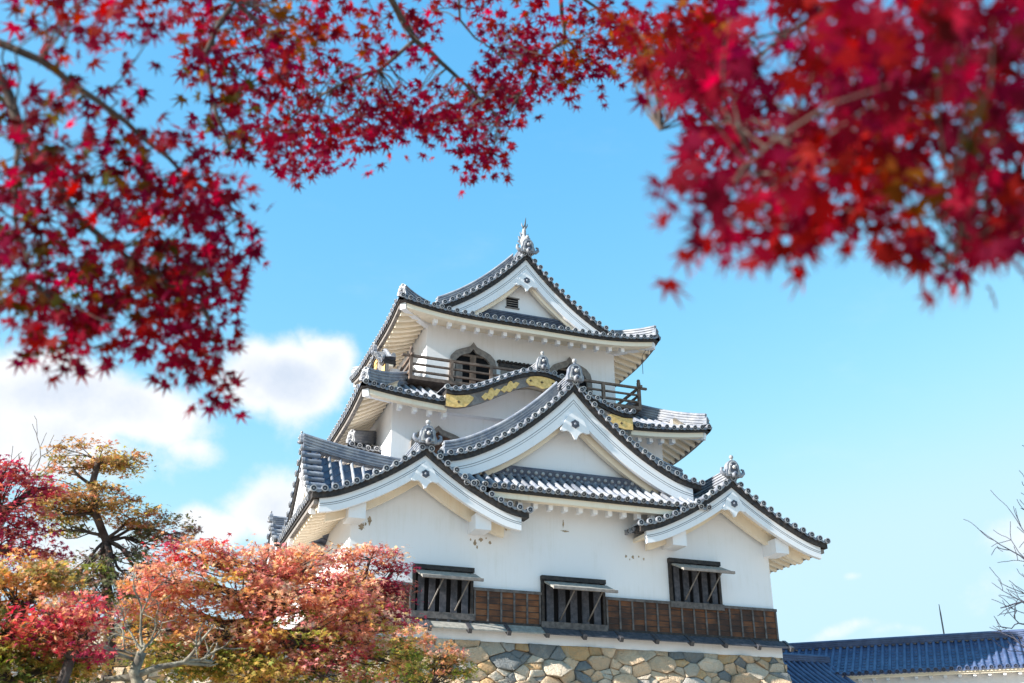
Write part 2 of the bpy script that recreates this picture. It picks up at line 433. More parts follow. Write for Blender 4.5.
def oni(parent, T, s=1.0, curls=True, tall=1.0, name='ridge_ornament'):
    """end tile of a ridge: shouldered body, round boss, ball finial, curled fins; local front is -y"""
    mb = MB(T)
    half = [(.30, -.05), (.31, .10), (.25, .24), (.24, .38), (.17, .50), (.09, .56)]
    poly = [(x * s, z * s * tall) for x, z in half] + [(-x * s, z * s * tall) for x, z in reversed(half)]
    mb.prism(poly, -.09 * s, .14 * s, 'tile')
    inner = [(x * .72, z * .8 + .05 * s) for x, z in poly]
    mb.prism(inner, -.13 * s, -.08 * s, 'rim')
    mb.prism([(x * .7, z * .75 + .09 * s) for x, z in inner], -.145 * s, -.12 * s, 'tiledark')
    mb.ball((0, -.15 * s, .28 * s * tall), .075 * s, 'rim')
    for sx in (-1, 1): mb.ball((sx * .1 * s, -.13 * s, .36 * s * tall), .04 * s, 'tile', 8)
    mb.tube([(0, .02, .52 * s * tall), (0, .0, .64 * s * tall)], [.06 * s, .045 * s], 'tile')
    mb.ball((0, 0, .70 * s * tall), .085 * s, 'rim')
    if curls:
        for sx in (-1, 1):
            mb.tube([(sx * .22 * s, 0, .02 * s), (sx * .36 * s, 0, .03 * s), (sx * .46 * s, 0, .12 * s), (sx * .45 * s, 0, .24 * s), (sx * .37 * s, 0, .26 * s)], [.09 * s, .085 * s, .07 * s, .05 * s, .035 * s], 'tile', 8)
    # round tile poking forward below the boss
    mb.tube([(0, -.22 * s, .0), (0, .1, .0)], .10 * s, 'tile', 12)
    mb.tube([(0, -.228 * s, .0), (0, -.222 * s, 0)], .065 * s, 'tiledark', 12)
    return mb.build(name, parent)

def pendant(parent, T, s=1.0):
    mb = MB(T)
    half = [(.02, .44), (.18, .30), (.30, .14), (.36, .0), (.45, -.14), (.47, -.22), (.36, -.24), (.26, -.21), (.17, -.25), (.10, -.33), (.03, -.46)]
    poly = [(x * s, z * s) for x, z in half] + [(-x * s, z * s) for x, z in reversed(half)]
    mb.prism(poly, -.07, .02, 'plaster')
    mb.prism([(.14 * s * math.cos(k * math.pi / 6 + .1) * (1 if k % 2 else .82), .02 + .14 * s * math.sin(k * math.pi / 6 + .1) * (1 if k % 2 else .82)) for k in range(12)], -.105, -.068, 'tiledark')
    mb.ball((0, -.105, .02), .045 * s, 'tile', 8, sy=.5)
    return mb.build('gable_pendant', parent)

def gable(castle, name, T, hw, zp, H, k, L, lift=.10, bw=.50, wall_y=1.0, wall_z=None, sp=.31, kudari=False, orn=1.0, curls=True, pend=1.0,
          hwl=None, hwr=None, slopes=(1, 1), slope_y0=.5, ridge_h=.42, ridge_rise=0.0, prof=None, board='plaster', tubes=True, wall=True, slope_L=None, foot=None, pend_drop=0.0, label=None):
    """a gabled roof: local x across, y back from the verge, z up. Returns the roof part and its profile"""
    hwl = hwl or hw; hwr = hwr or hw
    if prof is None:
        def prof(x):
            t = abs(x) / hw
            return zp - H * (t + k * t * (1 - t)) + lift * max(0, (t - .75) / .25) ** 2
    mb = MB()
    TP = lambda x, y, z: T @ V((x, y, z))
    fall = lambda y: ridge_rise * (1 - max(0, 1 - max(y, 0) / (L * .9)) ** 1.6)
    W = MB(T)
    sl = slope_L or L
    if slopes[0]:
        tile_slope(mb, lambda s_, d: TP(-hwl + d, -s_, prof(-hwl + d) - fall(-s_)), [-y for y in spaced(slope_y0, sl, sp)], lambda s_: hwl - .1, disc=True, nseg=10)
    if slopes[1]:
        ft = foot or (lambda y: hwr)
        tile_slope(mb, lambda s_, d: TP(ft(s_) - d, s_, prof(ft(s_) - d) - fall(s_)), spaced(slope_y0, sl, sp), lambda s_: ft(s_) - .1, disc=foot is None, nseg=10, lip=foot is None)
    # verge tiles, spaced evenly along the curve
    xs = lin(-hwl, hwr, 161); acc = [0]
    for a, b in zip(xs[:-1], xs[1:]): acc.append(acc[-1] + math.hypot(b - a, prof(b) - prof(a)))
    n = int(acc[-1] / (sp * 1.08)); cols = [float(np.interp(acc[-1] * i / n, acc, xs)) for i in range(n + 1)]
    tile_slope(mb, lambda s_, d: TP(s_, d, prof(s_) + .07), cols, lambda s_: .55, nseg=2, row=.31, dr=.105)
    roof = mb.build('tiled_roof', castle, **({'label': label} if label else {}))
    # verge build-up: dark batten, white bargeboard with two incised lines
    fx = lambda x: math.sqrt(1 + ((prof(x + .01) - prof(x - .01)) / .02) ** 2) if abs(x) > .02 else math.sqrt(1 + ((prof(.03) - prof(.01)) / .02) ** 2)
    xs = sorted(set(lin(-hwl, hwr, 61) + [0.0]))
    def band(m, y0, y1, za, zb, part, x0=-1e9, x1=1e9):
        q = [x for x in xs if x0 <= x <= x1]; vs = []
        for x in q:
            f = min(fx(x), 1.45); z = prof(x)
            vs += [(x, y0, z + za * f), (x, y1, z + za * f), (x, y1, z + zb * f), (x, y0, z + zb * f)]
        nn = len(q)
        fs = [(i * 4 + j, i * 4 + (j + 1) % 4, (i + 1) * 4 + (j + 1) % 4, (i + 1) * 4 + j) for i in range(nn - 1) for j in range(4)]
        fs += [(3, 2, 1, 0), tuple((nn - 1) * 4 + j for j in (0, 1, 2, 3))]
        part.add(vs, fs, m)
    bb = MB(T)
    band('darkwood', .02, .5, .045, -.155, bb)
    e = .22
    band(board, .10, .26, -.158, -.158 - bw, bb, -hwl + e, hwr - e)
    if board == 'plaster':
        band('groove', .094, .12, -.158 - bw * .36, -.158 - bw * .36 - .022, bb, -hwl + e, hwr - e)
        band('groove', .094, .12, -.158 - bw * .50, -.158 - bw * .50 - .016, bb, -hwl + e, hwr - e)
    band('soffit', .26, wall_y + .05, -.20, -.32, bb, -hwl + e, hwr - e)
    bb.build('bargeboard', roof)
    if board == 'plaster' and wall_y > .6:
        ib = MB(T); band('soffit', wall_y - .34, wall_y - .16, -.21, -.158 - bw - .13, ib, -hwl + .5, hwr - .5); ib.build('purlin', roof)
    if wall:
        q = [x for x in lin(-hwl + .3, hwr - .3, 41)]
        bot = wall_z if wall_z is not None else prof(hw) - .6
        poly = [(x, prof(x) - .26) for x in q if prof(x) - .26 > bot + .02]
        poly = [(poly[0][0] , bot)] + poly + [(poly[-1][0], bot)]
        wb = MB(T); wb.prism(poly, wall_y, wall_y + .3, 'plaster'); wb.build('gable_wall', roof)
    # ridge
    rb = MB(T)
    ry = lin(.0, L, 14)
    rz = lambda y: zp + .06 - fall(y)
    rb.sweep([(0, y, rz(y) - .05) for y in ry], layered(.21, ridge_h, 4), 'tile', side=(1, 0, 0), smooth=False)
    rb.build('ridge', roof)
    if orn:
        oni(roof, T @ Matrix.Translation((0, -.06, rz(0) + .12)), orn, curls)
    if pend: pendant(roof, T @ Matrix.Translation((0, .09, zp - .158 - bw * 1.25 - .18 * pend - pend_drop)), pend)
    if kudari:
        for sx in (-1, 1):
            kb = MB(T)
            q = lin(.35, (hwl if sx < 0 else hwr) * kudari, 22)
            kb.sweep([(sx * x, .80, prof(x) + .04) for x in q], layered(.19, .64, 6, .10), 'tile', side=(0, 1, 0))
            kb.build('descending_ridge', roof)
        for sx in (-1, 1):
            x = (hwl if sx < 0 else hwr) * kudari
            oni(roof, T @ Matrix.Translation((sx * x, .80, prof(x) + .16)) @ Matrix.Rotation(sx * R(75), 4, 'Z'), .7, False)
    return roof, prof

def skirt_roof(castle, x0, x1, y0, y1, z0, D, h, upl, sides='FLRB', sp=.31, dw=1.3, hipz=.1, gaps=None, hip_len=1.0, label=None, D_F=None):
    """pent roof with hips around a storey: eave rectangle x0..x1, y0..y1 at height z0, rising h(d) over depth D"""
    mb = MB()
    Lx = x1 - x0; Ly = y1 - y0
    def lifted(q, Ln): return upl * max(0, abs(2 * q / Ln - 1) * 1.0 - .35) ** 2.2 / (.65 ** 2.2)
    Fs = {'F': (lambda s_, d: V((x0 + s_, y0 + d, z0 + h(d) + lifted(s_, Lx) * (1 - d / (D * 1.2)))), Lx),
          'B': (lambda s_, d: V((x1 - s_, y1 - d, z0 + h(d) + lifted(s_, Lx) * (1 - d / (D * 1.2)))), Lx),
          'L': (lambda s_, d: V((x0 + d, y1 - s_, z0 + h(d) + lifted(s_, Ly) * (1 - d / (D * 1.2)))), Ly),
          'R': (lambda s_, d: V((x1 - d, y0 + s_, z0 + h(d) + lifted(s_, Ly) * (1 - d / (D * 1.2)))), Ly)}
    for sd in sides:
        P, Ln = Fs[sd]
        cols = spaced(.12, Ln - .12, sp)
        DD = D_F if (D_F and sd in 'FB') else D
        if gaps and sd in gaps:
            a, b = gaps[sd]
            for part in ([c for c in cols if c <= a], [c for c in cols if c >= b]):
                tile_slope(mb, P, part, lambda s_: min(DD, max(s_, .0), max(Ln - s_, .0)))
        else:
            tile_slope(mb, P, cols, lambda s_: min(DD, max(s_, .0), max(Ln - s_, .0)))
    roof = mb.build('tiled_roof', castle, **({'label': label} if label else {}))
    for sd in sides:
        P, Ln = Fs[sd]
        if gaps and sd in gaps:
            a, b = gaps[sd]
            eave_under(roof, P, .02, a, dw, trim=(.3, 0), r0=dw + .1, r1=a, raf=.55); eave_under(roof, P, b, Ln - .02, dw, trim=(0, .3), r0=b, r1=Ln - dw - .1, raf=.55)
        else: eave_under(roof, P, .02, Ln - .02, dw, trim=(.3, .3), r0=dw + .1 if sd in 'FB' else .6, r1=Ln - dw - .1 if sd in 'FB' else Ln - .6, beam=True if sd in 'FB' else 'plank', raf=.55 if sd in 'FB' else .42)
    # hip ridges, corner beams and hip end tiles
    corners = {'FL': (x0, y0, 1, 1), 'FR': (x1, y0, -1, 1), 'BL': (x0, y1, 1, -1), 'BR': (x1, y1, -1, -1)}
    for kx, (cx, cy, dx, dy) in corners.items():
        if kx[0] not in sides or kx[1] not in sides: continue
        hb = MB(); cb = MB()
        pts = []
        for d in lin(.12, min(D, D_F or D) * hip_len, 12):
            z = z0 + h(d) + upl * max(0, (1 - 2 * d / Lx) - .35) ** 2.2 / (.65 ** 2.2) * (1 - d / (D * 1.2))
            pts.append(V((cx + dx * d, cy + dy * d, z + hipz - .05)))
        hb.sweep(pts, layered(.18, .46, 4, .09), 'tile')
        ang = math.atan2(dx, dy)     # front of the end tile looks outwards along the diagonal
        Tm = Matrix.Translation(pts[0] + V((0, 0, .05))) @ Matrix.Rotation(math.atan2(-dx, dy), 4, 'Z')
        oni(roof, Tm, .62, False)
        a = V((cx + dx * .18, cy + dy * .18, z0 + upl - .34)); b = V((cx + dx * (dw + .2), cy + dy * (dw + .2), z0 + h(dw) - .34))
        cb.beam(a, b, .24, .26, 'plaster')
        hb.build('hip_ridge', roof); cb.build('corner_beam', roof)
    return roof, Fs

# ------------------------------------------------------------------ ground and stone base
gm = MB(); gm.add([(-3000, -3000, GROUND), (3000, -3000, GROUND), (3000, 3000, GROUND), (-3000, 3000, GROUND)], [(0, 1, 2, 3)], 'ground')
gm.build('ground', kind='structure')

def clip(poly, px, py, nx, ny):
    outp = []
    for i in range(len(poly)):
        a = poly[i]; b = poly[(i + 1) % len(poly)]
        da = (a[0] - px) * nx + (a[1] - py) * ny; db = (b[0] - px) * nx + (b[1] - py) * ny
        if da <= 0: outp.append(a)
        if (da < 0 < db) or (db < 0 < da):
            t = da / (da - db); outp.append((a[0] + (b[0] - a[0]) * t, a[1] + (b[1] - a[1]) * t))
    return outp

def stone_face(mb, tints, W_, H_, T0, seed, batter=.30):
    H_ = H_ * 1.6; T = lambda x, y, z: T0(x, y, z / 1.6)
    if True: pass
    """irregular dry-stone face: weighted cells of mixed size, each a rounded boulder face; local x along, z down from 0, y outwards = -"""
    r = random.Random(seed); pts = []
    for sz, tries in ((.66, int(W_ * H_ * 1.4)), (.44, int(W_ * H_ * 5)), (.24, int(W_ * H_ * 5)), (.12, int(W_ * H_ * 9))):
        for _ in range(tries):
            x = r.uniform(0, W_); z = r.uniform(-H_, 0); s_ = sz * r.uniform(.8, 1.2)
            if all((x - a) ** 2 / 1.5 + (z - b) ** 2 > ((s_ + c) * .60) ** 2 for a, b, c in pts): pts.append((x, z, s_))
    ZS = 1.35; P2 = np.array(pts)
    for i, (x, z, s_) in enumerate(pts):
        poly = [(max(0, x - 1.6), max(-H_, z - 1.2)), (min(W_, x + 1.6), max(-H_, z - 1.2)), (min(W_, x + 1.6), min(0, z + 1.2)), (max(0, x - 1.6), min(0, z + 1.2))]
        dd = (P2[:, 0] - x) ** 2 + (P2[:, 1] - z) ** 2
        for j in np.argsort(dd)[1:26]:
            a, b, c = pts[j]; dx = (a - x); dz = (b - z)
            L2 = dx * dx + dz * dz; wgt = min(.88, max(.12, .5 + .5 * (s_ * s_ - c * c) * .26 / L2))
            poly = clip(poly, x + dx * wgt, z + dz * wgt, dx, dz)
            if len(poly) < 3: break
        if len(poly) < 3: continue
        cx = sum(p[0] for p in poly) / len(poly); cz = sum(p[1] for p in poly) / len(poly)
        ring = []
        for k in range(len(poly)):
            a = poly[k]; b = poly[(k + 1) % len(poly)]
            n = max(1, int(math.hypot(b[0] - a[0], b[1] - a[1]) / .07))
            for q in range(n):
                ring.append((a[0] + (b[0] - a[0]) * q / n + r.uniform(-.009, .009), a[1] + (b[1] - a[1]) * q / n + r.uniform(-.009, .009)))
        for _ in range(0):
            ring = [((ring[k - 1][0] + 2 * ring[k][0] + ring[(k + 1) % len(ring)][0]) / 4, (ring[k - 1][1] + 2 * ring[k][1] + ring[(k + 1) % len(ring)][1]) / 4) for k in range(len(ring))]
        size = max(.06, math.sqrt(sum((p[0] - cx) ** 2 + (p[1] - cz) ** 2 for p in ring) / len(ring)))
        gf = 1 - .009 / size
        bul = min(.09, size * .22) * r.uniform(.5, 1.4); tx = r.uniform(-.30, .30); tz = r.uniform(-.25, .35)
        vs = []; n = len(ring)
        for f, dep in ((gf, -.9), (gf * .99, .3), (gf * .975, .8), (gf * .925, .97), (gf * .5, 1.0)):
            for (a, b) in ring:
                xx = cx + (a - cx) * f; zz = cz + (b - cz) * f
                y = -(dep * bul) - ((xx - cx) * tx + (zz - cz) * tz) * (dep > .1) + r.uniform(-.006, .006) * (dep > .3) + .05
                vs.append(T(xx, y, zz))
        vs.append(T(cx, -bul * 1.0 + .05, cz))
        fs = [(q * n + k, q * n + (k + 1) % n, (q + 1) * n + (k + 1) % n, (q + 1) * n + k) for q in range(4) for k in range(n)]
        fs += [(4 * n + k, 4 * n + (k + 1) % n, 5 * n) for k in range(n)]
        o = len(mb.v); mb.add(vs, fs, 'stone', True)
        t = r.random()
        c = ((.76, .55, .37) if t < .40 else (.68, .57, .45) if t < .70 else (.24, .25, .255) if t < .82 else (.46, .42, .38) if t < .9 else (.66, .42, .22))
        m_ = r.uniform(.92, 1.25); tints += [(c[0] * m_, c[1] * m_, c[2] * m_, 1)] * len(vs)

sw = MB(); tints = []
BAT = .30; STH = -GROUND - .02
stone_face(sw, tints, 24.0, STH, lambda x, y, z: V((x - 9.0, -.12 + z * BAT + y, z - .02)), 3)
stone_face(sw, tints, 16.0, STH, lambda x, y, z: V((15.02 - z * BAT - y, x - .12, z - .02)), 5)
o0 = len(sw.v)
sw.add([(-9, .06, -.03), (14.85, .06, -.03), (14.85 + STH * BAT, .06 - STH * BAT, GROUND), (-9, .06 - STH * BAT, GROUND), (14.85, 15.9, -.03), (14.85 + STH * BAT, 15.9, GROUND), (-9, 15.9, -.03), (-9, 15.9, GROUND)],
       [(0, 1, 2, 3), (1, 4, 5, 2), (0, 6, 4, 1), (3, 7, 6, 0), (7, 5, 4, 6)], 'mortar')
tints += [(.1, .085, .07, 1)] * (len(sw.v) - o0)
swo = sw.build('stone_wall')
ca = swo.data.color_attributes.new('tint', 'FLOAT_COLOR', 'POINT')
if len(tints) == len(swo.data.vertices): ca.data.foreach_set('color', np.array(tints, dtype=np.float32).ravel())
swo['label'] = 'battered wall of rough tan and grey boulders under the white keep'; swo['category'] = 'stone wall'

# ------------------------------------------------------------------ the keep
keep = thing('castle_keep', 'white three-storey castle keep with grey tiled gables and gilt fittings on a stone base', 'castle', (7.4, 0, 0))
wallp = MB(); 
wallp.box((0.05, 0, -.02), (14.9, 15, 4.55), 'plaster')
wallp.box((5.5, .002, 4.551), (9.35, .3, 4.98), 'plaster')
wall1 = wallp.build('wall', keep)
wb = MB(); wb.box((2.0, 3.6, 4.6), (12.95, 12.4, 9.08), 'plaster'); wall2 = wb.build('wall', keep)
wb = MB(); wb.box((3.45, 4.6, 9.081), (11.5, 10.6, 13.1), 'plaster'); wall3 = wb.build('wall', keep)

I4 = Matrix.Identity(4)
TL = lambda x, y, z=0: Matrix.Translation((x, y, z))
def side_T(x, y): return Matrix(((0, 1, 0, x), (-1, 0, 0, y), (0, 0, 1, 0), (0, 0, 0, 1)))   # local -y looks to world -X

# first storey: twin gables over the corners
lg, lgp = gable(keep, 'g', TL(2.06, -1.1), 3.42, 5.57, 1.85, .50, 4.6, lift=.10, bw=.41, wall_y=1.1, wall_z=4.552, sp=.31, orn=.95, pend=.95, slope_L=15.5, label='corner gable roof on the sunlit side')
rg, rgp = gable(keep, 'g', TL(13.02, -1.1), 3.62, 5.66, 1.98, .42, 5.5, lift=.08, bw=.39, wall_y=1.1, wall_z=4.552, sp=.31, orn=.95, pend=.95, slope_L=15.5, label='corner gable roof on the far side')
eave_under(lg, lambda s_, d: V((2.06 - 3.42 + d, -1.1 - s_, lgp(-3.42 + d))), -15.4, -.15, 1.45, n=30, raf=.42, r1=-.45, beam='plank')
eave_under(rg, lambda s_, d: V((13.02 + 3.62 - d, -1.1 + s_, rgp(3.62 - d))), .15, 15.4, 1.75, n=30, raf=.42, r0=.45, beam='plank')
for part, cx, pr, xs in ((lg, 2.06, lgp, (-2.0, 2.0)), (rg, 13.02, rgp, (-2.05, 1.95))):
    for x in xs:
        b = MB(); z = pr(x) - .80
        b.box((cx + x - .26, -.80, z - .22), (cx + x + .26, .02, z + .28), 'plaster'); b.build('purlin_end', part)
# middle eave between them
ce_h = lambda d: .55 * d + .06 * d * d
PC = lambda s_, d: V((3.4 + s_, -1.05 + d, 4.62 + ce_h(d)))
mb = MB(); tile_slope(mb, PC, spaced(.0, 8.6, .31), lambda s_: 1.3)
ce = mb.build('tiled_roof', keep, label='short pent roof below the great central gable')
eave_under(ce, PC, 0.8, 7.4, 1.06, r0=1.4, r1=7.2, raf=.55)
# great central gable
cg, cgp = gable(keep, 'g', TL(7.44, -.45), 4.75, 8.72, 3.22, .64, 4.2, lift=.10, bw=.54, wall_y=.78, wall_z=5.2, sp=.31, kudari=.93, orn=1.0, curls=False, pend=1.15, pend_drop=.42, label='great central gable roof')
nb = MB(); nb.sweep([(4.4, .20, 5.36), (10.5, .20, 5.36)], [(-.12, 0), (.14, 0), (.14, .07), (.11, .08), (.14, .15), (.11, .16), (.14, .23), (.11, .24), (.14, .31), (.09, .38), (-.12, .38)], 'pan')
for x_ in spaced(4.9, 10.0, .26):
    nb.tube([(x_, .10, 5.55), (x_, .035, 5.55)], .062, 'rim', 8)
    nb.tube([(x_ + .13, .10, 5.42), (x_ + .13, .045, 5.42)], .05, 'tile', 8)
nb.build('ridge', ce)
# side gables on the sunlit flank
def sg_foot(y):
    lo, hi = .3, 2.4
    zt = lgp(-1.38 + y - 2.06) - .12
    for _ in range(24):
        m_ = (lo + hi) / 2
        z = 6.10 - 2.35 * (m_ / 2.45 + .35 * m_ / 2.45 * (1 - m_ / 2.45)) - .5 * (1 - max(0, 1 - y / 3.51) ** 1.6)
        lo, hi = (m_, hi) if z > zt else (lo, m_)
    return max(.3, lo)
sg, _ = gable(keep, 'g', side_T(-1.38, 1.75), 2.45, 6.10, 2.35, .35, 3.9, lift=.1, bw=.4, wall_y=.5, wall_z=3.9, sp=.36, orn=.5, curls=False, pend=.7, ridge_h=.42, ridge_rise=.50, foot=sg_foot, hwr=2.4, label='flank gable roof with a rising ridge')
sg2, _ = gable(keep, 'g', side_T(-1.5, 7.0), 1.5, 4.75, 1.0, .3, 3.2, bw=.3, wall_y=.4, wall_z=3.6, sp=.36, orn=.5, curls=False, pend=.5, ridge_h=.3, label='small flank gable roof further back')
# wing roof on the flank of the second storey
wr, _ = skirt_roof(keep, .75, 6.0, 5.1, 12.0, 7.45, 1.6, lambda d: .5 * d, .12, sides='FL', dw=1.0, label='low pent roof on the sunlit flank')
wb = MB(); wb.box((1.45, 6.1, 5.0), (2.3, 11.5, 7.7), 'plaster'); wb.build('wall', keep)

# second storey pent roof with hips, undulating gable in the middle of its front
h2 = lambda d: .48 * d + .05 * d * d
r2, F2 = skirt_roof(keep, .55, 14.45, 2.3, 13.7, 8.62, 2.7, h2, .34, dw=1.4, gaps={'F': (3.15, 10.45)}, label='second storey pent roof', D_F=2.35)
def kprof(hw, zp, H): return lambda x: zp - H * (.5 - .5 * math.cos(math.pi * min(1, abs(x) / hw) ** .92)) + .05 * max(0, (abs(x) / hw - .86) / .14) ** 2
def karahafu(T, hw, zp, H, L, orn, label):
    pr = kprof(hw, zp, H)
    mb = MB(); xs = lin(-hw, hw, 161); acc = [0]
    for a, b in zip(xs[:-1], xs[1:]): acc.append(acc[-1] + math.hypot(b - a, pr(b) - pr(a)))
    n = int(acc[-1] / .31); cols = [float(np.interp(acc[-1] * i / n, acc, xs)) for i in range(n + 1)]
    tile_slope(mb, lambda s_, d: T @ V((s_, d, pr(s_) + .03 + d * .12)), cols, lambda s_: L, nseg=3)
    roof = mb.build('tiled_roof', keep, label=label)
    rb = MB(T)
    q = lin(-hw * .98, hw * .98, 41)
    rb.sweep([(x, min(.62, L * .8), pr(x) + .16) for x in q], layered(.10, .12, 2, .075), 'tile', side=(0, 1, 0))
    if L > 1: rb.sweep([(0, y, zp + .12 + y * .1) for y in lin(.1, L, 6)], layered(.2, .3, 3), 'tile', side=(1, 0, 0))
    rb.build('ridge', roof)
    def band(m, y0, y1, za, zb, part, a=-hw, b=hw):
        q = lin(a, b, 41); vs = []
        for x in q:
            z = pr(x); vs += [(x, y0, z + za(x)), (x, y1, z + za(x)), (x, y1, z + zb(x)), (x, y0, z + zb(x))]
        nn = len(q)
        part.add(vs, [(i * 4 + j, i * 4 + (j + 1) % 4, (i + 1) * 4 + (j + 1) % 4, (i + 1) * 4 + j) for i in range(nn - 1) for j in range(4)] + [(3, 2, 1, 0), tuple((nn - 1) * 4 + j for j in range(4))], m)
    bb = MB(T)
    band('darkwood', .02, .5, lambda x: -.02, lambda x: -.17, bb)
    wd = lambda x: .43 - .05 * math.cos(math.pi * x / hw)
    band('greywood', .10, .22, lambda x: -.172, lambda x: -.172 - wd(x), bb)
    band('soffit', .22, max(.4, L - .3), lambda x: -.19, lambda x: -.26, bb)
    bb.build('bargeboard', roof)
    # gilt sheets nailed on the board: the end plates, two leaf-shaped pairs, the middle plate
    def plate(xs_, top, bot):
        gb = MB(T)
        n = len(xs_)
        vs = []
        for x, a, b in zip(xs_, top, bot):
            z = pr(x) - .172; w_ = wd(x)
            vs += [(x, .065, z - w_ * a), (x, .065, z - w_ * b), (x, .10, z - w_ * a), (x, .10, z - w_ * b)]
        gb.add(vs, [f for i in range(n - 1) for f in ((i * 4, i * 4 + 1, i * 4 + 5, i * 4 + 4), (i * 4 + 2, i * 4, i * 4 + 4, i * 4 + 6), (i * 4 + 1, i * 4 + 3, i * 4 + 7, i * 4 + 5))], 'gold')
        gb.build('gilt_fitting', roof)
    for sx in (-1, 1):
        plate([sx * hw * q for q in (1.0, .9, .8, .76, .72)], (.05, .05, .05, .1, .35), (1.0, 1.0, 1.0, .8, .5))
        for cx_ in (.54, .34):
            if hw > 2.5: plate([sx * hw * (cx_ + q) for q in (-.10, -.06, -.035, -.015, 0, .015, .035, .06, .10)], (.5, .25, .36, .05, -.02, .05, .36, .25, .5), (.5, .9, .8, 1.0, 1.05, 1.0, .8, .9, .5))
    plate([hw * q for q in lin(-.17, .17, 9)], (.3, .06, .04, .04, .04, .04, .04, .06, .3), (.5, .98, 1.02, 1.2, 1.35, 1.2, 1.02, .98, .5))
    for x in (-.8, 0, .8):
        sb = MB(T); sb.prism([(x * hw * .12 / .8 + .07 * math.cos(k * math.pi / 4) * (1 if k % 2 == 0 else .35), zp - .42 + .07 * math.sin(k * math.pi / 4) * (1 if k % 2 == 0 else .35)) for k in range(8)], .05, .066, 'darkwood')
        sb.build('crest', roof)
    for sx in (-1, 1):
        sb = MB(T); sb.prism([(sx * hw * .87 + .07 * math.cos(k * math.pi / 4) * (1 if k % 2 == 0 else .35), pr(hw * .87) - .44 + .07 * math.sin(k * math.pi / 4) * (1 if k % 2 == 0 else .35)) for k in range(8)], .05, .066, 'darkwood'); sb.build('crest', roof)
    oni(roof, T @ TL(0, -.02, zp + .14), orn, False)
    return roof, pr
kf, kp = karahafu(TL(7.3, 2.15), 3.70, 10.25, 1.24, 2.6, .85, 'undulating gable roof with gilt fittings')
ks, _ = karahafu(side_T(1.85, 6.7), 1.75, 11.95, .9, .5, .6, 'flank undulating gable roof')
wb = MB(); wb.prism([(7.3 + x, kp(x) - .3) for x in lin(-3.6, 3.6, 31)] + [(7.3 + 3.6, 8.6), (7.3 - 3.6, 8.6)], 3.3, 3.62, 'plaster'); wb.build('gable_wall', kf)

wb = MB(); wb.box((2.2, 5.3, 9.2), (3.44, 8.1, 10.9), 'plaster'); wb.build('gable_wall', ks)
# top roof: hip-and-gable
zE = 12.68; hwT = 5.5; kT = .80; HT = 3.62
hT = lambda d: HT * (1 - ((1 - d / hwT) + kT * (1 - d / hwT) * (d / hwT)))
r3, F3 = skirt_roof(keep, 1.95, 12.95, 3.2, 12.0, zE, 5.5, hT, .34, dw=1.45, hip_len=.78, label='top storey eaves of the hip-and-gable roof', D_F=1.9)
topprof = lambda x: zE + hT(hwT - abs(x))
tg, tgp = gable(keep, 'g', TL(7.42, 4.0), 3.75, zE + HT, HT, kT, 7.2, bw=.50, wall_y=.62, wall_z=12.8, sp=.31, kudari=.95, orn=0, pend=1.0, pend_drop=.30, prof=topprof, slopes=(0, 0), label='top gable roof')
nb = MB(); nb.sweep([(4.9, 4.48, 13.18), (9.94, 4.48, 13.18)], [(-.12, -.1)] + [(w_, z_ * .075 + e_) for z_ in range(6) for w_, e_ in ((.10, 0), (.10, .04), (.14, .045), (.14, .07))] + [(.08, .52), (-.12, .52)], 'pan'); nb.build('ridge', tg)
vb = MB(); vb.box((6.75, 4.585, 14.02), (7.25, 4.618, 14.42), 'black')
for z_ in (14.12, 14.22, 14.32): vb.box((6.75, 4.57, z_ - .015), (7.25, 4.584, z_ + .015), 'greywood')
vb.box((6.70, 4.56, 13.97), (7.30, 4.619, 14.018), 'greywood'); vb.box((6.70, 4.56, 14.422), (7.30, 4.619, 14.47), 'greywood'); vb.build('vent', tg)
oni(tg, TL(7.42, 3.92, zE + HT + .05), 1.0, True)
# fish finial
fb = MB(TL(7.42, 4.3, zE + HT + .5))
fb.tube([(0, -.18, .0), (0, -.10, .16), (0, .02, .34), (0, .06, .55), (0, .0, .78), (.0, -.05, .92)], [.21, .20, .17, .12, .08, .05], 'rim', 10)
fb.tube([(0, -.05, .9), (.03, -.07, 1.15), (.07, -.03, 1.42)], [.045, .03, .008], 'iron', 6)
for sx in (-1, 1):
    fb.prism([(sx * .14, .05), (sx * .30, .22), (sx * .22, .26), (sx * .27, .46), (sx * .15, .42), (sx * .19, .66), (sx * .07, .52)], -.03, .03, 'tile')
    fb.tube([(sx * .04, -.05, .86), (sx * .12, -.05, 1.0), (sx * .13, -.03, 1.12)], [.04, .03, .01], 'tile', 6)
fb.build('fish_finial', tg)

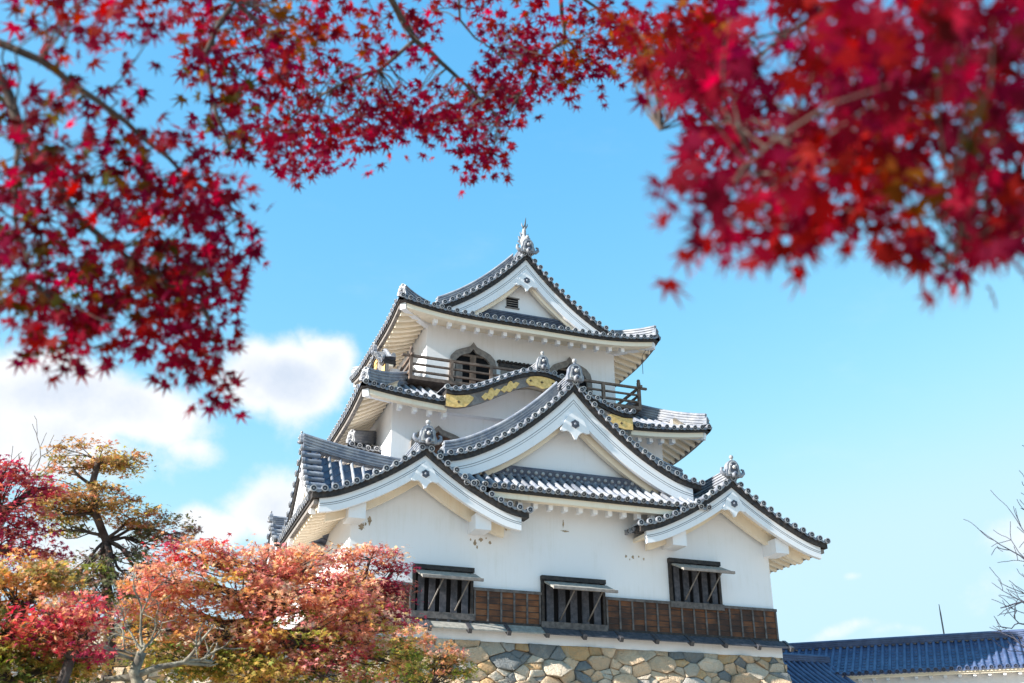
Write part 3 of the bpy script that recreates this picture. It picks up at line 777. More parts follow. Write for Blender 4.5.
# -------- windows with propped shutters on the first storey
def prop_window(x0, x1, z0, z1, lower, lab):
    f = MB(); y = -.10
    f.box((x0 - .10, y - .06, z1), (x1 + .10, .06, z1 + .14), 'darkwood')
    f.box((x0 - .09, y, z0 - .1), (x0, .05, z1), 'darkwood'); f.box((x1, y, z0 - .1), (x1 + .09, .05, z1), 'darkwood')
    f.box((x0, -.012, z0), (x1, .002, z1), 'black')
    fr = f.build('window', keep, label=lab)
    s = MB(); s.box((x0 - .12, y - .05, z0 - .22), (x1 + .12, .05, z0 - .02), 'oldwood')
    if lower:
        s.box((x0 - .09, y - .02, z0 - .34), (x1 + .09, .03, z0 - .23), 'darkwood')
        for q in lin(x0, x1, 6): s.box((q - .04, y - .04, z0 - .338), (q + .04, y - .0201, z0 - .225), 'bluewood')
        s.box((x0 - .1, y - .05, z0 - .40), (x1 + .1, .03, z0 - .341), 'darkwood')
    s.build('sill', fr)
    n = 5; wd = (x1 - x0) / (n * 1.75)
    for i in range(n):
        cx = x0 + (x1 - x0) * (i + .5) / n
        b = MB(); b.box((cx - wd / 2, -.085, z0 - .01), (cx + wd / 2, -.016, z1 + .01), 'bluewood'); b.build('slat', fr)
    # shutter hung from the lintel, pushed outwards
    a = R(66); Ls = .86; b = MB()
    p0 = V((0, y - .05, z1 - .04)); dr = V((0, -math.sin(a), -math.cos(a) * .9)); nn = V((0, -dr.z, dr.y)); 
    e0 = p0 + dr * Ls
    vs = []
    for x in (x0 - .02, x1 + .12): vs += [V((x, p0.y, p0.z)), V((x, e0.y, e0.z)), V((x, e0.y, e0.z - .06)), V((x, p0.y, p0.z - .06))]
    b.add(vs, [(0, 1, 2, 3), (7, 6, 5, 4), (0, 4, 5, 1), (1, 5, 6, 2), (2, 6, 7, 3), (3, 7, 4, 0)], 'palewood')
    b.box((x0 - .03, e0.y - .05, e0.z - .075), (x1 + .13, e0.y + .02, e0.z + .012), 'greywood')
    b.build('shutter', fr)
    for q in (.33, .80):
        xq = x0 + (x1 - x0) * q
        b = MB(); b.tube([(xq - .14, -.1, z0 + .06), (xq + .12, e0.y + .18, e0.z + .02)], .024, 'greywood', 6); b.build('shutter_prop', fr)
prop_window(2.14, 3.90, .78, 2.03, True, 'barred window with a propped shutter nearest the red maple')
prop_window(6.36, 8.40, .70, 1.98, True, 'barred window with a propped shutter in the middle of the wall')
prop_window(10.98, 12.75, 1.62, 2.90, False, 'barred window with a propped shutter set higher up the wall')

# -------- board skirt, drip boards, white sill
def skirt_run(a, b, axis, top=1.50):
    k = MB()
    if axis == 'x': k.box((a, -.05, .52), (b, .01, top), 'boards')
    else: k.box((-.0, a, .52), (.06, b, top), 'boards')
    sk = k.build('board_skirt', keep)
    bt = MB()
    if axis == 'x':
        bt.box((a - .02, -.10, top), (b + .02, .01, top + .09), 'oldwood'); bt.box((a, -.09, .48), (b, .01, .58), 'darkwood')
        for z in (.74, .93, 1.12, 1.31): bt.box((a, -.062, z), (b, -.049, z + .022), 'darkwood')
    else:
        bt.box((-.05, a, top), (.06, b, top + .09), 'greywood')
    bt.build('rail', sk)
    if axis == 'x':
        for q in spaced(a + .03, b - .03, .46):
            c = MB(); c.box((q - .03, -.085, .582), (q + .03, -.0505, top - .002), 'oldwood'); c.build('batten', sk)
skirt_run(.04, 2.03, 'x'); skirt_run(4.02, 6.25, 'x'); skirt_run(8.52, 14.94, 'x'); skirt_run(.02, 14.9, 'y')
d = MB()
for i in range(12):
    a = .0 + i * 1.262; b = a + 1.25
    d.add([(a, -.06, .53), (b, -.06, .53), (b, -.44, .27), (a, -.44, .27), (a, -.06, .49), (b, -.06, .49), (b, -.44, .23), (a, -.44, .23)],
          [(0, 1, 2, 3), (7, 6, 5, 4), (3, 2, 6, 7), (0, 3, 7, 4), (1, 5, 6, 2)], 'bluewood' if i not in (2, 3, 4) else 'palewood')  # pale boards have the sunlight on the ledge painted into their colour
db = d.build('drip_board', keep)
for i in range(13):
    x = .0 + i * 1.262 - .006
    b = MB(); b.beam((x, -.02, .49), (x, -.50, .19), .12, .15, 'iron'); b.build('bracket', db)
s = MB(); s.box((-.06, -.10, -.03), (15.0, .3, .36), 'plaster'); s.build('sill_course', keep)

# -------- bell-shaped windows
def bell(x, z0, wd, ht, yy, parent, fill='black'):
    def outline(w_, h_, dz=0):
        half = [(1.0, 0), (.97, .30), (.95, .55), (.90, .68), (.72, .80), (.52, .86), (.34, .90), (.14, .95), (.0, 1.06)]
        L_ = [(x - q * w_, z0 + dz + r_ * h_) for q, r_ in half]; Rr = [(x + q * w_, z0 + dz + r_ * h_) for q, r_ in reversed(half[:-1])]
        return L_ + Rr
    o_ = outline(wd, ht); i_ = outline(wd * .78, ht * .84)
    n = len(o_); f = MB()
    vs = [(a, yy - .12, b) for a, b in o_] + [(a, yy - .12, b) for a, b in i_] + [(a, yy + .01, b) for a, b in o_] + [(a, yy - .0, b) for a, b in i_]
    f.add(vs, [q for k in range(n - 1) for q in ((k, k + 1, n + k + 1, n + k), (k, 2 * n + k, 2 * n + k + 1, k + 1), (n + k, n + k + 1, 3 * n + k + 1, 3 * n + k))], 'greywood')
    fr = f.build('bell_window', parent)
    g_ = MB(); g_.add([(a, yy - .012, b) for a, b in i_], [tuple(range(n))], fill); g_.build('window_opening', fr)
    m = MB()
    if fill == 'black':
        m.box((x - .12, yy - .09, z0), (x + .12, yy - .02, z0 + ht * .72), 'railwood'); m.box((x - wd * .74, yy - .075, z0 + ht * .70), (x + wd * .74, yy - .022, z0 + ht * .75), 'railwood')
        m.box((x - wd * .7, yy - .05, z0), (x - wd * .42, yy - .02, z0 + ht * .55), 'greywood')
        m.build('mullion', fr)
    return fr
bell(5.33, 10.30, 1.0, 1.74, 4.6, wall3); bell(9.45, 10.30, 1.0, 1.74, 4.6, wall3)
bell(3.72, 6.75, 1.05, 1.28, 3.6, wall2, 'boards')
dz = MB(); dz.box((6.4, 4.44, 11.25), (8.3, 4.598, 11.42), 'darkwood'); dz.box((6.5, 4.55, 10.2), (8.2, 4.597, 11.24), 'greywood')
for q in lin(6.4, 8.3, 12): dz.tube([(q, 4.40, 11.46), (q, 4.6, 11.52)], .07, 'darkwood', 6)
dz.build('sliding_door', keep)

# -------- balcony with railing around the top storey
BY = 3.72; BX0 = 2.60; BX1 = 12.2; BZ = 10.05
fl = MB(); fl.box((BX0, BY, BZ - .14), (BX1, 4.62, BZ), 'railwood'); fl.box((BX0, 4.62, BZ - .14), (3.44, 9.6, BZ), 'railwood'); fl.box((11.52, 4.62, BZ - .14), (BX1, 9.6, BZ), 'greywood')
bal = fl.build('balcony', keep)
for z, hh in ((BZ + .20, .07), (BZ + .50, .06), (BZ + .82, .085)):
    o_ = .30 if z > BZ + .8 else -.02
    b = MB(); b.beam((BX0 - o_, BY + .06, z), (BX1 + o_, BY + .06, z), .10, hh, 'railwood'); b.build('handrail', bal)
    for xx in (BX0 + .05, BX1 - .05):
        b = MB(); b.beam((xx, BY - o_ * .6, z + .006), (xx, 9.6, z + .006), .10, hh, 'railwood'); b.build('handrail', bal)
for q in lin(BX0 + .05, BX1 - .05, 7):
    b = MB(); tall = q in (BX0 + .05, BX1 - .05); b.box((q - .06, BY, BZ), (q + .06, BY + .12, BZ + (1.06 if tall else .8)), 'railwood')
    if tall: b.ball((q, BY + .06, BZ + 1.12), .08, 'railwood', 8)
    b.build('post', bal)
# -------- plaster damage near the purlin ends: exposed clay
def stain(cx, cz, yy, w_, h_, seed):
    r = random.Random(seed); n = 19
    ring = [(cx + w_ * math.cos(2 * math.pi * k / n) * r.uniform(.45, 1.25), cz + h_ * math.sin(2 * math.pi * k / n) * r.uniform(.45, 1.25)) for k in range(n)]
    b = MB(); b.prism(ring[::-1], yy - .004, yy + .001, clay); return b
clay = mat('exposed_clay', (.34, .24, .15), .95, .1, speckled((.44, .34, .24), (.20, .16, .12), 12))
for k, (cx, cz, w_, h_) in enumerate([(.62, 3.42, .06, .13), (.38, 3.20, .09, .14), (1.3, 4.42, .06, .09), (1.05, 4.2, .04, .05), (1.75, 4.55, .03, .05), (2.85, 4.35, .03, .04), (4.05, 3.0, .05, .1), (4.25, 3.12, .07, .07), (3.9, 3.1, .03, .04), (4.55, 3.05, .05, .06),
                                          (5.1, 3.55, .04, .08), (7.15, 3.65, .14, .03), (7.1, 3.9, .03, .12), (9.35, 3.0, .04, .05), (9.6, 2.98, .05, .06), (10.0, 2.95, .03, .04), (5.05, 3.95, .02, .12), (.50, 3.30, .03, .05), (.46, 3.62, .02, .03), (4.12, 2.88, .03, .06), (4.42, 3.18, .02, .03), (9.48, 2.90, .02, .03), (9.82, 3.02, .025, .03), (1.22, 4.22, .02, .03), (2.6, 4.6, .02, .02), (11.9, 4.3, .02, .03)]):
    stain(cx, cz, -.002, w_ * 1.05, h_ * 1.1, k).build('plaster_damage', wall1)
# lightning conductor stays at the far corner
b = MB(); b.tube([(12.55, 3.6, 12.2), (12.62, 3.6, 12.75)], .012, 'iron', 5); b.tube([(12.35, 3.72, 11.5), (12.35, 3.7, 12.3), (12.62, 3.6, 12.75)], .012, 'iron', 5); b.build('conductor_wire', keep)

# ------------------------------------------------------------------ long white building with a blue tiled roof
rdir = (RT * -math.sin(R(66.5)) + FW * math.cos(R(66.5)))        # ridge runs away to the left
ra = at(1024, 630, 50) - rdir * 12
rperp = V((rdir.y, -rdir.x, 0));
if rperp.dot(CAM - ra) < 0: rperp = -rperp                        # towards the viewer
def corridor(label, p0, dirv, perp, L, zr, half, drop, wall_in, name='corridor_building', short=None):
    root = thing(name, label, 'building', (p0.x, p0.y, GROUND))
    base = V((p0.x, p0.y, 0))
    Pf = lambda s_, d: base + dirv * s_ + perp * (half - d) + V((0, 0, zr - drop * (1 - d / half) ** .9))
    Pb = lambda s_, d: base + dirv * (L - s_) - perp * (half - d) + V((0, 0, zr - drop * (1 - d / half) ** .9))
    mb = MB()
    for P in (Pf, Pb): tile_slope(mb, P, spaced(.1, L - .1, .30), lambda s_: half - .05, tm='bluetile', pm='bluetile', rim='bluetile', nseg=6)
    roof = mb.build('tiled_roof', root)
    rb = MB(); rb.sweep([base + dirv * q + V((0, 0, zr - .04)) for q in lin(0, L, 20)], layered(.2, .26, 3), 'bluetile'); rb.build('ridge', roof)
    wbm = MB()
    a = base + perp * (half - wall_in); b = base - perp * (half - wall_in)
    q = []
    for z in (GROUND, zr - drop - .02):
        for p in (a, a + dirv * L, b + dirv * L, b): q.append(V((p.x, p.y, z)))
    wbm.add(q, [(0, 1, 5, 4), (1, 2, 6, 5), (2, 3, 7, 6), (3, 0, 4, 7), (4, 5, 6, 7)], 'plaster')
    for p in (base, base + dirv * L):
        e0 = p + perp * (half - wall_in); e1 = p - perp * (half - wall_in)
        t = (dirv if p is not base else -dirv) * -.02
        wbm.add([V((e0.x, e0.y, zr - drop)) + t, V((e1.x, e1.y, zr - drop)) + t, V((p.x, p.y, zr - .15)) + t], [(0, 1, 2)], 'plaster')
    wbm.build('wall', root)
    eb = MB()
    for P in (Pf, Pb):
        n = 30; vs = []
        for s_ in lin(.05, L - .05, n):
            for dd, zz in ((.03, -.03), (.03, -.13), (.12, -.13), (.12, -.20), (wall_in + .05, -.16)):
                p = P(s_, dd); vs.append(V((p.x, p.y, P(s_, 0).z + zz)))
        eb.add(vs, [(i * 5 + j, i * 5 + j + 1, (i + 1) * 5 + j + 1, (i + 1) * 5 + j) for i in range(n - 1) for j in range(4)], 'soffit')
    eb.build('eave', root)
    rf = MB()
    for s_ in spaced(.3, L - .3, .55):
        p = Pf(s_, .2); q2 = Pf(s_, wall_in + .05); z = Pf(s_, 0).z - .22
        rf.beam((p.x, p.y, z), (q2.x, q2.y, z), .12, .12, 'plaster')
    rf.build('rafters', root)
    return root
pz = ra.z
corridor('long white building with a blue tiled roof beside the keep', ra, rdir, rperp, 22.3, pz - .26, 2.5, 1.45, .7)
# lower wing in front of its far end
corridor('lower blue tiled wing between the stone wall and the long white building', V((22.8, 8.0, 0)), V((-1, 0, 0)), V((0, -1, 0)), 6.4, 1.15, 3.1, 1.85, .6)
p = at(944, 634, 54); q = at(944, 603, 54)
b = MB(); b.tube([(p.x, p.y, GROUND), (p.x, p.y, q.z - .5), (p.x, p.y, q.z)], [.04, .035, .015], 'greywood', 8)
b.box((p.x - .09, p.y - .09, GROUND), (p.x + .09, p.y + .09, GROUND + .3), 'iron')
o = b.build('mast'); o['label'] = 'thin dark mast rising behind the blue tiled roof'; o['category'] = 'mast'

# ------------------------------------------------------------------ vegetation
rs = np.random.default_rng(11)
def star(lobes, spread, inner, lens):
    """maple leaf outline around its base (tip of the middle lobe along +y)"""
    pts = [(0, -.02)]
    for i in range(lobes):
        a = -spread + 2 * spread * i / (lobes - 1); l_ = lens[i]
        if i > 0:
            am = a - spread / (lobes - 1); pts.append((inner * math.sin(am), inner * math.cos(am)))
        else: pts.append((inner * .45 * math.sin(a - .35), inner * .45 * math.cos(a - .35)))
        wv = .55 * spread / (lobes - 1)
        pts.append((l_ * .55 * math.sin(a - wv * .62), l_ * .55 * math.cos(a - wv * .62)))
        pts.append((l_ * math.sin(a), l_ * math.cos(a)))
        pts.append((l_ * .55 * math.sin(a + wv * .62), l_ * .55 * math.cos(a + wv * .62)))
    pts.append((inner * .45 * math.sin(spread + .35), inner * .45 * math.cos(spread + .35)))
    return pts
def make_leaf(kind):
    if kind == 'big': pts = star(7, R(118), .30, (.42, .72, .92, 1.0, .92, .72, .42))
    else: pts = star(5, R(95), .34, (.6, .9, 1.0, .9, .6))
    v = [(0, .12, 0)] + [(x, y, -.10 * (x * x + y * y)) for x, y in pts]
    f = [(0, i, i + 1) for i in range(1, len(pts))] + [(0, len(pts), 1)]
    return np.array(v, dtype=np.float64), np.array(f, dtype=np.int64)
LEAF = {'big': make_leaf('big'), 'small': make_leaf('small')}

def leaf_mesh(name, pos, nrm, tip, size, color, kind, material, parent):
    lv, lf = LEAF[kind]; n = len(pos); k = len(lv)
    nrm = nrm / np.linalg.norm(nrm, axis=1, keepdims=True)
    tip = tip - nrm * np.sum(tip * nrm, axis=1, keepdims=True); tip /= np.linalg.norm(tip, axis=1, keepdims=True) + 1e-9
    sid = np.cross(tip, nrm)
    curl = rs.uniform(.2, 3.0, n)[:, None, None]
    vv = pos[:, None, :] + size[:, None, None] * (sid[:, None, :] * lv[None, :, 0:1] + tip[:, None, :] * (lv[None, :, 1:2] - .35) + nrm[:, None, :] * lv[None, :, 2:3] * curl)
    ff = (lf[None, :, :] + (np.arange(n) * k)[:, None, None]).reshape(-1, 3)
    me = bpy.data.meshes.new(name); nv = n * k; nf = len(ff)
    me.vertices.add(nv); me.vertices.foreach_set('co', vv.reshape(-1).astype(np.float32))
    me.loops.add(nf * 3); me.loops.foreach_set('vertex_index', ff.reshape(-1).astype(np.int32))
    me.polygons.add(nf); me.polygons.foreach_set('loop_start', np.arange(0, nf * 3, 3, dtype=np.int32)); me.polygons.foreach_set('loop_total', np.full(nf, 3, dtype=np.int32))
    me.update(calc_edges=True)
    a = me.color_attributes.new('tint', 'FLOAT_COLOR', 'POINT')
    cc = np.ones((n, k, 4), dtype=np.float32); cc[:, :, :3] = color[:, None, :]
    a.data.foreach_set('color', cc.ravel())
    me.materials.append(M[material])
    o = bpy.data.objects.new(name, me); col.objects.link(o)
    o.parent = parent; o.matrix_parent_inverse = parent_inv(parent)
    return o

def pick(pal, n, base=None):
    """leaf colours: each clump leans to one colour of the palette, each leaf varies around it"""
    pal = np.array(pal); i = rs.integers(0, len(pal), n) if base is None else np.where(rs.random(n) < .85, base, rs.integers(0, len(pal), n))
    c = pal[i] * rs.uniform(.65, 1.3, (n, 1)); c[:, 1] *= rs.uniform(.8, 1.25, n); return np.clip(c, .003, .9)

def wander(a, b, n, amp, sag=0):
    a = V(a); b = V(b); L = (b - a).length; pts = []
    o = V((rnd.uniform(-1, 1), rnd.uniform(-1, 1), rnd.uniform(-1, 1)))
    for i in range(n):
        t = i / (n - 1); p = a.lerp(b, t)
        j = V((rnd.uniform(-1, 1), rnd.uniform(-1, 1), rnd.uniform(-1, 1))) * (amp * L * .35) + o * (amp * L * math.sin(math.pi * t))
        if 0 < i < n - 1: p = p + j
        p.z += sag * L * math.sin(math.pi * t); pts.append(p)
    return pts

def tree(name, label, cat, base, trunk_top, r0, clumps, leaf, per, spray_r, barkm, matl='leafbg', group='autumn maples', flat=.35, droop=0.0, limb_r=.35, trunk_pts=None, kind='small', twig=.007, density=1.0, airy=1.0):
    """clumps: (centre, (rx, ry, rz), number of sprays, palette). Trunk, limbs to clumps, twigs to sprays, leaves round each spray"""
    base = V(base); root = thing(name, label, cat, base, group if cat == 'tree' else None)
    tb = MB(); tp = trunk_pts or wander(base, trunk_top, 7, .06)
    tp = [V(p) for p in tp]
    tb.tube(tp, lin(r0, r0 * .55, len(tp)), barkm, 10)
    P_, N_, T_, S_, C_ = [], [], [], [], []
    for (c, rad, ns, pal) in clumps:
        c = V(c); ns = max(4, int(ns * airy))
        st = min(tp[len(tp) // 2:], key=lambda q: (q - c).length + max(0, q.z - c.z + .1) * 2)
        limb = wander(st, c + V((0, 0, -rad[2] * .3)), 6, .10, .04)
        tb.tube(limb, lin(r0 * limb_r, r0 * .10 + twig, 6), barkm, 6)
        for i in range(ns):
            d = rs.normal(size=3); d /= np.linalg.norm(d); rr = rs.uniform(.35, 1.0) ** .5 * (rs.uniform(1.1, 1.45) if rs.random() < .16 else 1.0)
            pc = np.array(c) + d * rr * np.array(rad)
            if i % 2 == 0:
                stp = limb[rnd.randint(2, 5)]
                tb.tube(wander(stp, pc, 4, .10), [twig * 1.6, twig * 1.2, twig, twig * .6], barkm, 4, cap=False)
            n = max(4, int(per * .72 * rs.uniform(.25, 1.6) * density))
            sr = spray_r * .72 * rs.uniform(.7, 1.35)
            q = rs.normal(size=(n, 3)) * np.array([sr * .5, sr * .5, sr * .5 * flat])
            P_.append(pc + q)
            N_.append(rs.normal(size=(n, 3)) * .55 + np.array([0, -.35, 1.0]) * (1 - droop) + np.array([-.3, -.8, .3]) * droop)
            T_.append(rs.normal(size=(n, 3)) * .8 + q / sr * .9 + np.array([0, 0, -.6]))
            S_.append(leaf * 1.08 * rs.uniform(.7, 1.25, n)); C_.append(pick(pal, n, int(rs.integers(0, len(pal)))))
    tb.build('trunk', root)
    leaf_mesh('crown', np.concatenate(P_), np.concatenate(N_), np.concatenate(T_), np.concatenate(S_), np.concatenate(C_), kind, matl, root)
    return root

def gnd(p): return V((p.x, p.y, GROUND))
RED = [(.46, .04, .07), (.56, .08, .09), (.38, .03, .08), (.60, .14, .11)]
CRIM = [(.32, .03, .07), (.42, .05, .09), (.26, .03, .06), (.40, .12, .09)]
CORAL = [(.68, .32, .20), (.60, .22, .15), (.74, .42, .26), (.52, .17, .14), (.76, .46, .32), (.64, .31, .14), (.62, .22, .21)]
OLIVE = [(.30, .18, .06), (.44, .24, .10), (.52, .28, .15), (.22, .18, .05), (.56, .25, .15)]
GOLD = [(.58, .33, .10), (.52, .35, .10), (.62, .29, .12), (.42, .30, .08)]
GREEN = [(.16, .18, .03), (.24, .23, .04), (.34, .27, .06), (.11, .13, .03)]
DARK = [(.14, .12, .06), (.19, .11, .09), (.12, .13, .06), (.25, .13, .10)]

def cl(u, v, dist, ru, rv, n, pal, deep=None):     # clump seen at (u, v) with half-sizes in pixels
    k = dist / FPX
    return (at(u, v, dist), (ru * k, (deep or ru * .8) * k, rv * k), n, pal)

D1 = 17.0
t1 = at(106, 600, D1)
tree('maple_tree', 'tall maple with tiers of olive and russet leaves standing above the others at left', 'tree', gnd(t1), at(108, 535, D1), .085,
     [cl(100, 457, D1, 42, 10, 32, OLIVE + GOLD), cl(72, 465, D1, 20, 8, 7, OLIVE), cl(128, 462, D1, 20, 10, 9, GOLD + OLIVE), cl(70, 492, D1, 26, 12, 16, OLIVE + GOLD), cl(92, 500, D1, 46, 14, 46, OLIVE), cl(130, 515, D1, 32, 10, 26, OLIVE + GOLD), cl(62, 510, D1, 26, 14, 22, OLIVE), cl(60, 525, D1 + .4, 24, 16, 20, OLIVE + GREEN),
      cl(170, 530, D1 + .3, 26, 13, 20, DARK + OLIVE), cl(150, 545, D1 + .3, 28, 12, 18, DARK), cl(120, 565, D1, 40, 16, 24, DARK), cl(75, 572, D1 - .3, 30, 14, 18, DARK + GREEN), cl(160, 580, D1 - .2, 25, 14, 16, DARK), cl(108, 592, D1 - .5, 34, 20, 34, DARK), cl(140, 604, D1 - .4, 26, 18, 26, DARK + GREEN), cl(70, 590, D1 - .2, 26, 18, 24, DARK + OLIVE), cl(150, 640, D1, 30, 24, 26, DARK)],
     .058, 58, .30, 'bark', airy=.80, trunk_pts=[gnd(t1), at(110, 660, D1), at(109, 600, D1), at(104, 565, D1), at(106, 540, D1), at(96, 515, D1), at(92, 485, D1), at(98, 462, D1)])
D2 = 13.5
t2 = at(-60, 600, D2)
tree('maple_tree', 'magenta-red maple leaning in from the left edge of the view', 'tree', gnd(t2), at(-30, 540, D2), .15,
     [cl(12, 500, D2, 30, 28, 40, CRIM + RED), cl(28, 545, D2, 30, 20, 34, CRIM), cl(-10, 480, D2, 26, 22, 24, RED), cl(48, 485, D2, 18, 8, 8, RED), cl(-35, 540, D2, 40, 34, 40, CRIM), cl(5, 470, D2, 14, 8, 6, RED)],
     .056, 40, .28, 'bark', airy=.85, trunk_pts=[gnd(t2), at(-58, 680, D2), at(-50, 610, D2), at(-30, 560, D2), at(-10, 520, D2)])
D3 = 11.5
t3 = at(5, 720, D3)
tree('maple_tree', 'golden yellow and russet maple in the lower left corner', 'tree', gnd(t3), at(5, 640, D3), .14,
     [cl(18, 590, D3, 36, 26, 40, GOLD + [(.66, .30, .12)]), cl(40, 575, D3, 22, 14, 16, GOLD + OLIVE), cl(0, 640, D3, 44, 30, 50, GOLD + GREEN), cl(60, 660, D3, 40, 22, 36, GREEN + GOLD), cl(25, 672, D3, 50, 24, 44, GREEN + OLIVE), cl(-40, 620, D3, 44, 50, 50, GOLD), cl(55, 615, D3 + .4, 22, 16, 14, GOLD + CORAL)],
     .052, 48, .30, 'bark')
D4 = 11.0
t4 = at(75, 740, D4)
tree('maple_tree', 'small bright red maple in front of the bare grey twigs', 'tree', gnd(t4), at(70, 660, D4), .09,
     [cl(62, 618, D4, 32, 12, 30, RED + CORAL), cl(42, 634, D4, 20, 12, 20, RED), cl(82, 632, D4, 20, 12, 20, RED + CORAL), cl(80, 652, D4, 26, 8, 18, RED + CRIM), cl(98, 610, D4, 14, 10, 8, RED)],
     .052, 32, .26, 'bark', airy=.75)
D5 = 14.0
t5 = at(262, 720, D5)
tree('maple_tree', 'wide maple with coral pink leaves turning green below, in front of the keep', 'tree', gnd(t5), at(262, 620, D5), .18,
     [cl(200, 552, D5, 36, 14, 30, CORAL + RED), cl(255, 562, D5, 40, 16, 44, CORAL), cl(305, 565, D5, 34, 18, 40, CORAL), cl(175, 578, D5, 36, 20, 40, CORAL), cl(225, 590, D5 - .3, 46, 20, 56, CORAL + GOLD), cl(285, 598, D5 - .4, 46, 20, 56, CORAL),
      cl(345, 592, D5 - .2, 34, 20, 36, CORAL + RED), cl(165, 622, D5 - .2, 40, 22, 44, CORAL + GOLD), cl(225, 632, D5 - .5, 50, 20, 50, GOLD + CORAL), cl(300, 636, D5 - .5, 50, 22, 50, CORAL + GOLD + GREEN), cl(190, 662, D5 - .4, 50, 20, 48, GREEN + GOLD),
      cl(250, 672, D5 - .6, 56, 18, 52, GREEN + GOLD), cl(325, 672, D5 - .5, 50, 20, 46, GREEN + GOLD + CORAL), cl(365, 625, D5 - .2, 34, 20, 32, CORAL + GOLD), cl(385, 655, D5, 30, 16, 24, GREEN + GOLD), cl(150, 600, D5 + .3, 22, 20, 20, CORAL), cl(340, 650, D5 - .4, 30, 20, 26, CORAL + RED)],
     .054, 50, .30, 'bark', trunk_pts=[gnd(t5), at(264, 670, D5), at(258, 632, D5), at(268, 600, D5), at(272, 580, D5)])
D6 = 15.0
t6 = at(375, 730, D6)
tree('maple_tree', 'crimson maple reaching up against the white wall near the first window', 'tree', gnd(t6), at(365, 640, D6), .12,
     [cl(370, 557, D6, 34, 7, 22, CRIM + CORAL), cl(352, 562, D6, 16, 8, 10, CRIM + CORAL), cl(392, 570, D6, 14, 6, 8, CRIM), cl(360, 590, D6, 40, 16, 36, CRIM + CORAL), cl(392, 602, D6, 26, 14, 24, CRIM + CORAL), cl(372, 620, D6 - .3, 34, 14, 28, CRIM), cl(330, 605, D6, 30, 16, 22, CORAL + CRIM), cl(395, 585, D6, 16, 8, 8, CRIM)],
     .054, 44, .28, 'bark')
D7 = 16.0
t7 = at(425, 740, D7)
tree('shrub', 'low shrub with green and peach leaves against the foot of the stone wall', 'shrub', gnd(t7), at(425, 690, D7), .07,
     [cl(412, 640, D7, 20, 12, 18, GOLD + CORAL), cl(408, 660, D7, 24, 12, 22, GREEN), cl(445, 655, D7, 18, 10, 14, CORAL + GOLD), cl(452, 668, D7, 20, 12, 20, GREEN + OLIVE), cl(425, 680, D7, 34, 14, 26, GREEN + GOLD), cl(395, 675, D7, 30, 14, 20, CRIM + GREEN)],
     .05, 40, .26, 'bark')

def bare_tree(name, label, base, trunk_pts, r0, barkm, starts, depth, len0, spread, seed, toward, thin=.0035):
    r = random.Random(seed); root = thing(name, label, 'tree', base, 'leafless trees')
    tb = MB(); tb.tube(trunk_pts, lin(r0, r0 * .6, len(trunk_pts)), barkm, 10); tb.build('trunk', root)
    bb = MB()
    def grow(p, d, L, rad, k):
        pts = [p]; q = p
        for i in range(4):
            d = (d + V((r.gauss(0, .16), r.gauss(0, .16), r.gauss(0, .16))) + V((0, 0, .03))).normalized(); q = q + d * (L / 4); pts.append(q)
        bb.tube(pts, lin(rad, max(thin, rad * .6), 5), barkm, 5, cap=False)
        if k <= 0: return
        for j in range(r.choice((2, 3, 3))):
            s_ = pts[r.choice((1, 2, 3, 4, 4))]
            nd = (d + V((r.gauss(0, spread), r.gauss(0, spread), r.gauss(0, spread)))).normalized()
            grow(s_, nd, L * r.uniform(.58, .82), max(thin, rad * .6), k - 1)
    for (p, d, L, rad) in starts: grow(V(p), V(d).normalized(), L, rad, depth)
    bb.build('branches', root)
    return root
# bare tree at the right edge
DB = 13.0; tb0 = at(1075, 700, DB)
sh = lambda u, v, d: at(u + 24, v, d)
bare_tree('bare_tree', 'leafless tree with fine dark twigs at the right edge', gnd(tb0), [gnd(tb0), sh(1075, 700, DB), sh(1066, 640, DB), sh(1062, 570, DB), sh(1058, 500, DB)], .13, 'barkblue',
          [(sh(1062, 640, DB), RT * -1 + UP * .35, .62, .018), (sh(1060, 590, DB), RT * -1 + UP * .10, .55, .018), (sh(1060, 575, DB), RT * -1 + UP * .0, .60, .016), (sh(1060, 530, DB), RT * -1 + UP * .3, .5, .018), (sh(1058, 510, DB), RT * -.7 + UP * .3, .5, .018), (sh(1058, 525, DB), RT * -1 + UP * .12, .5, .016), (sh(1060, 545, DB), RT * -.9 + UP * .5, .5, .016), (sh(1062, 690, DB), RT * -1 + UP * .05, .6, .018), (sh(1064, 675, DB), RT * -1 + UP * .15, .55, .016)],
          3, .7, .45, 5, -RT, .0032)
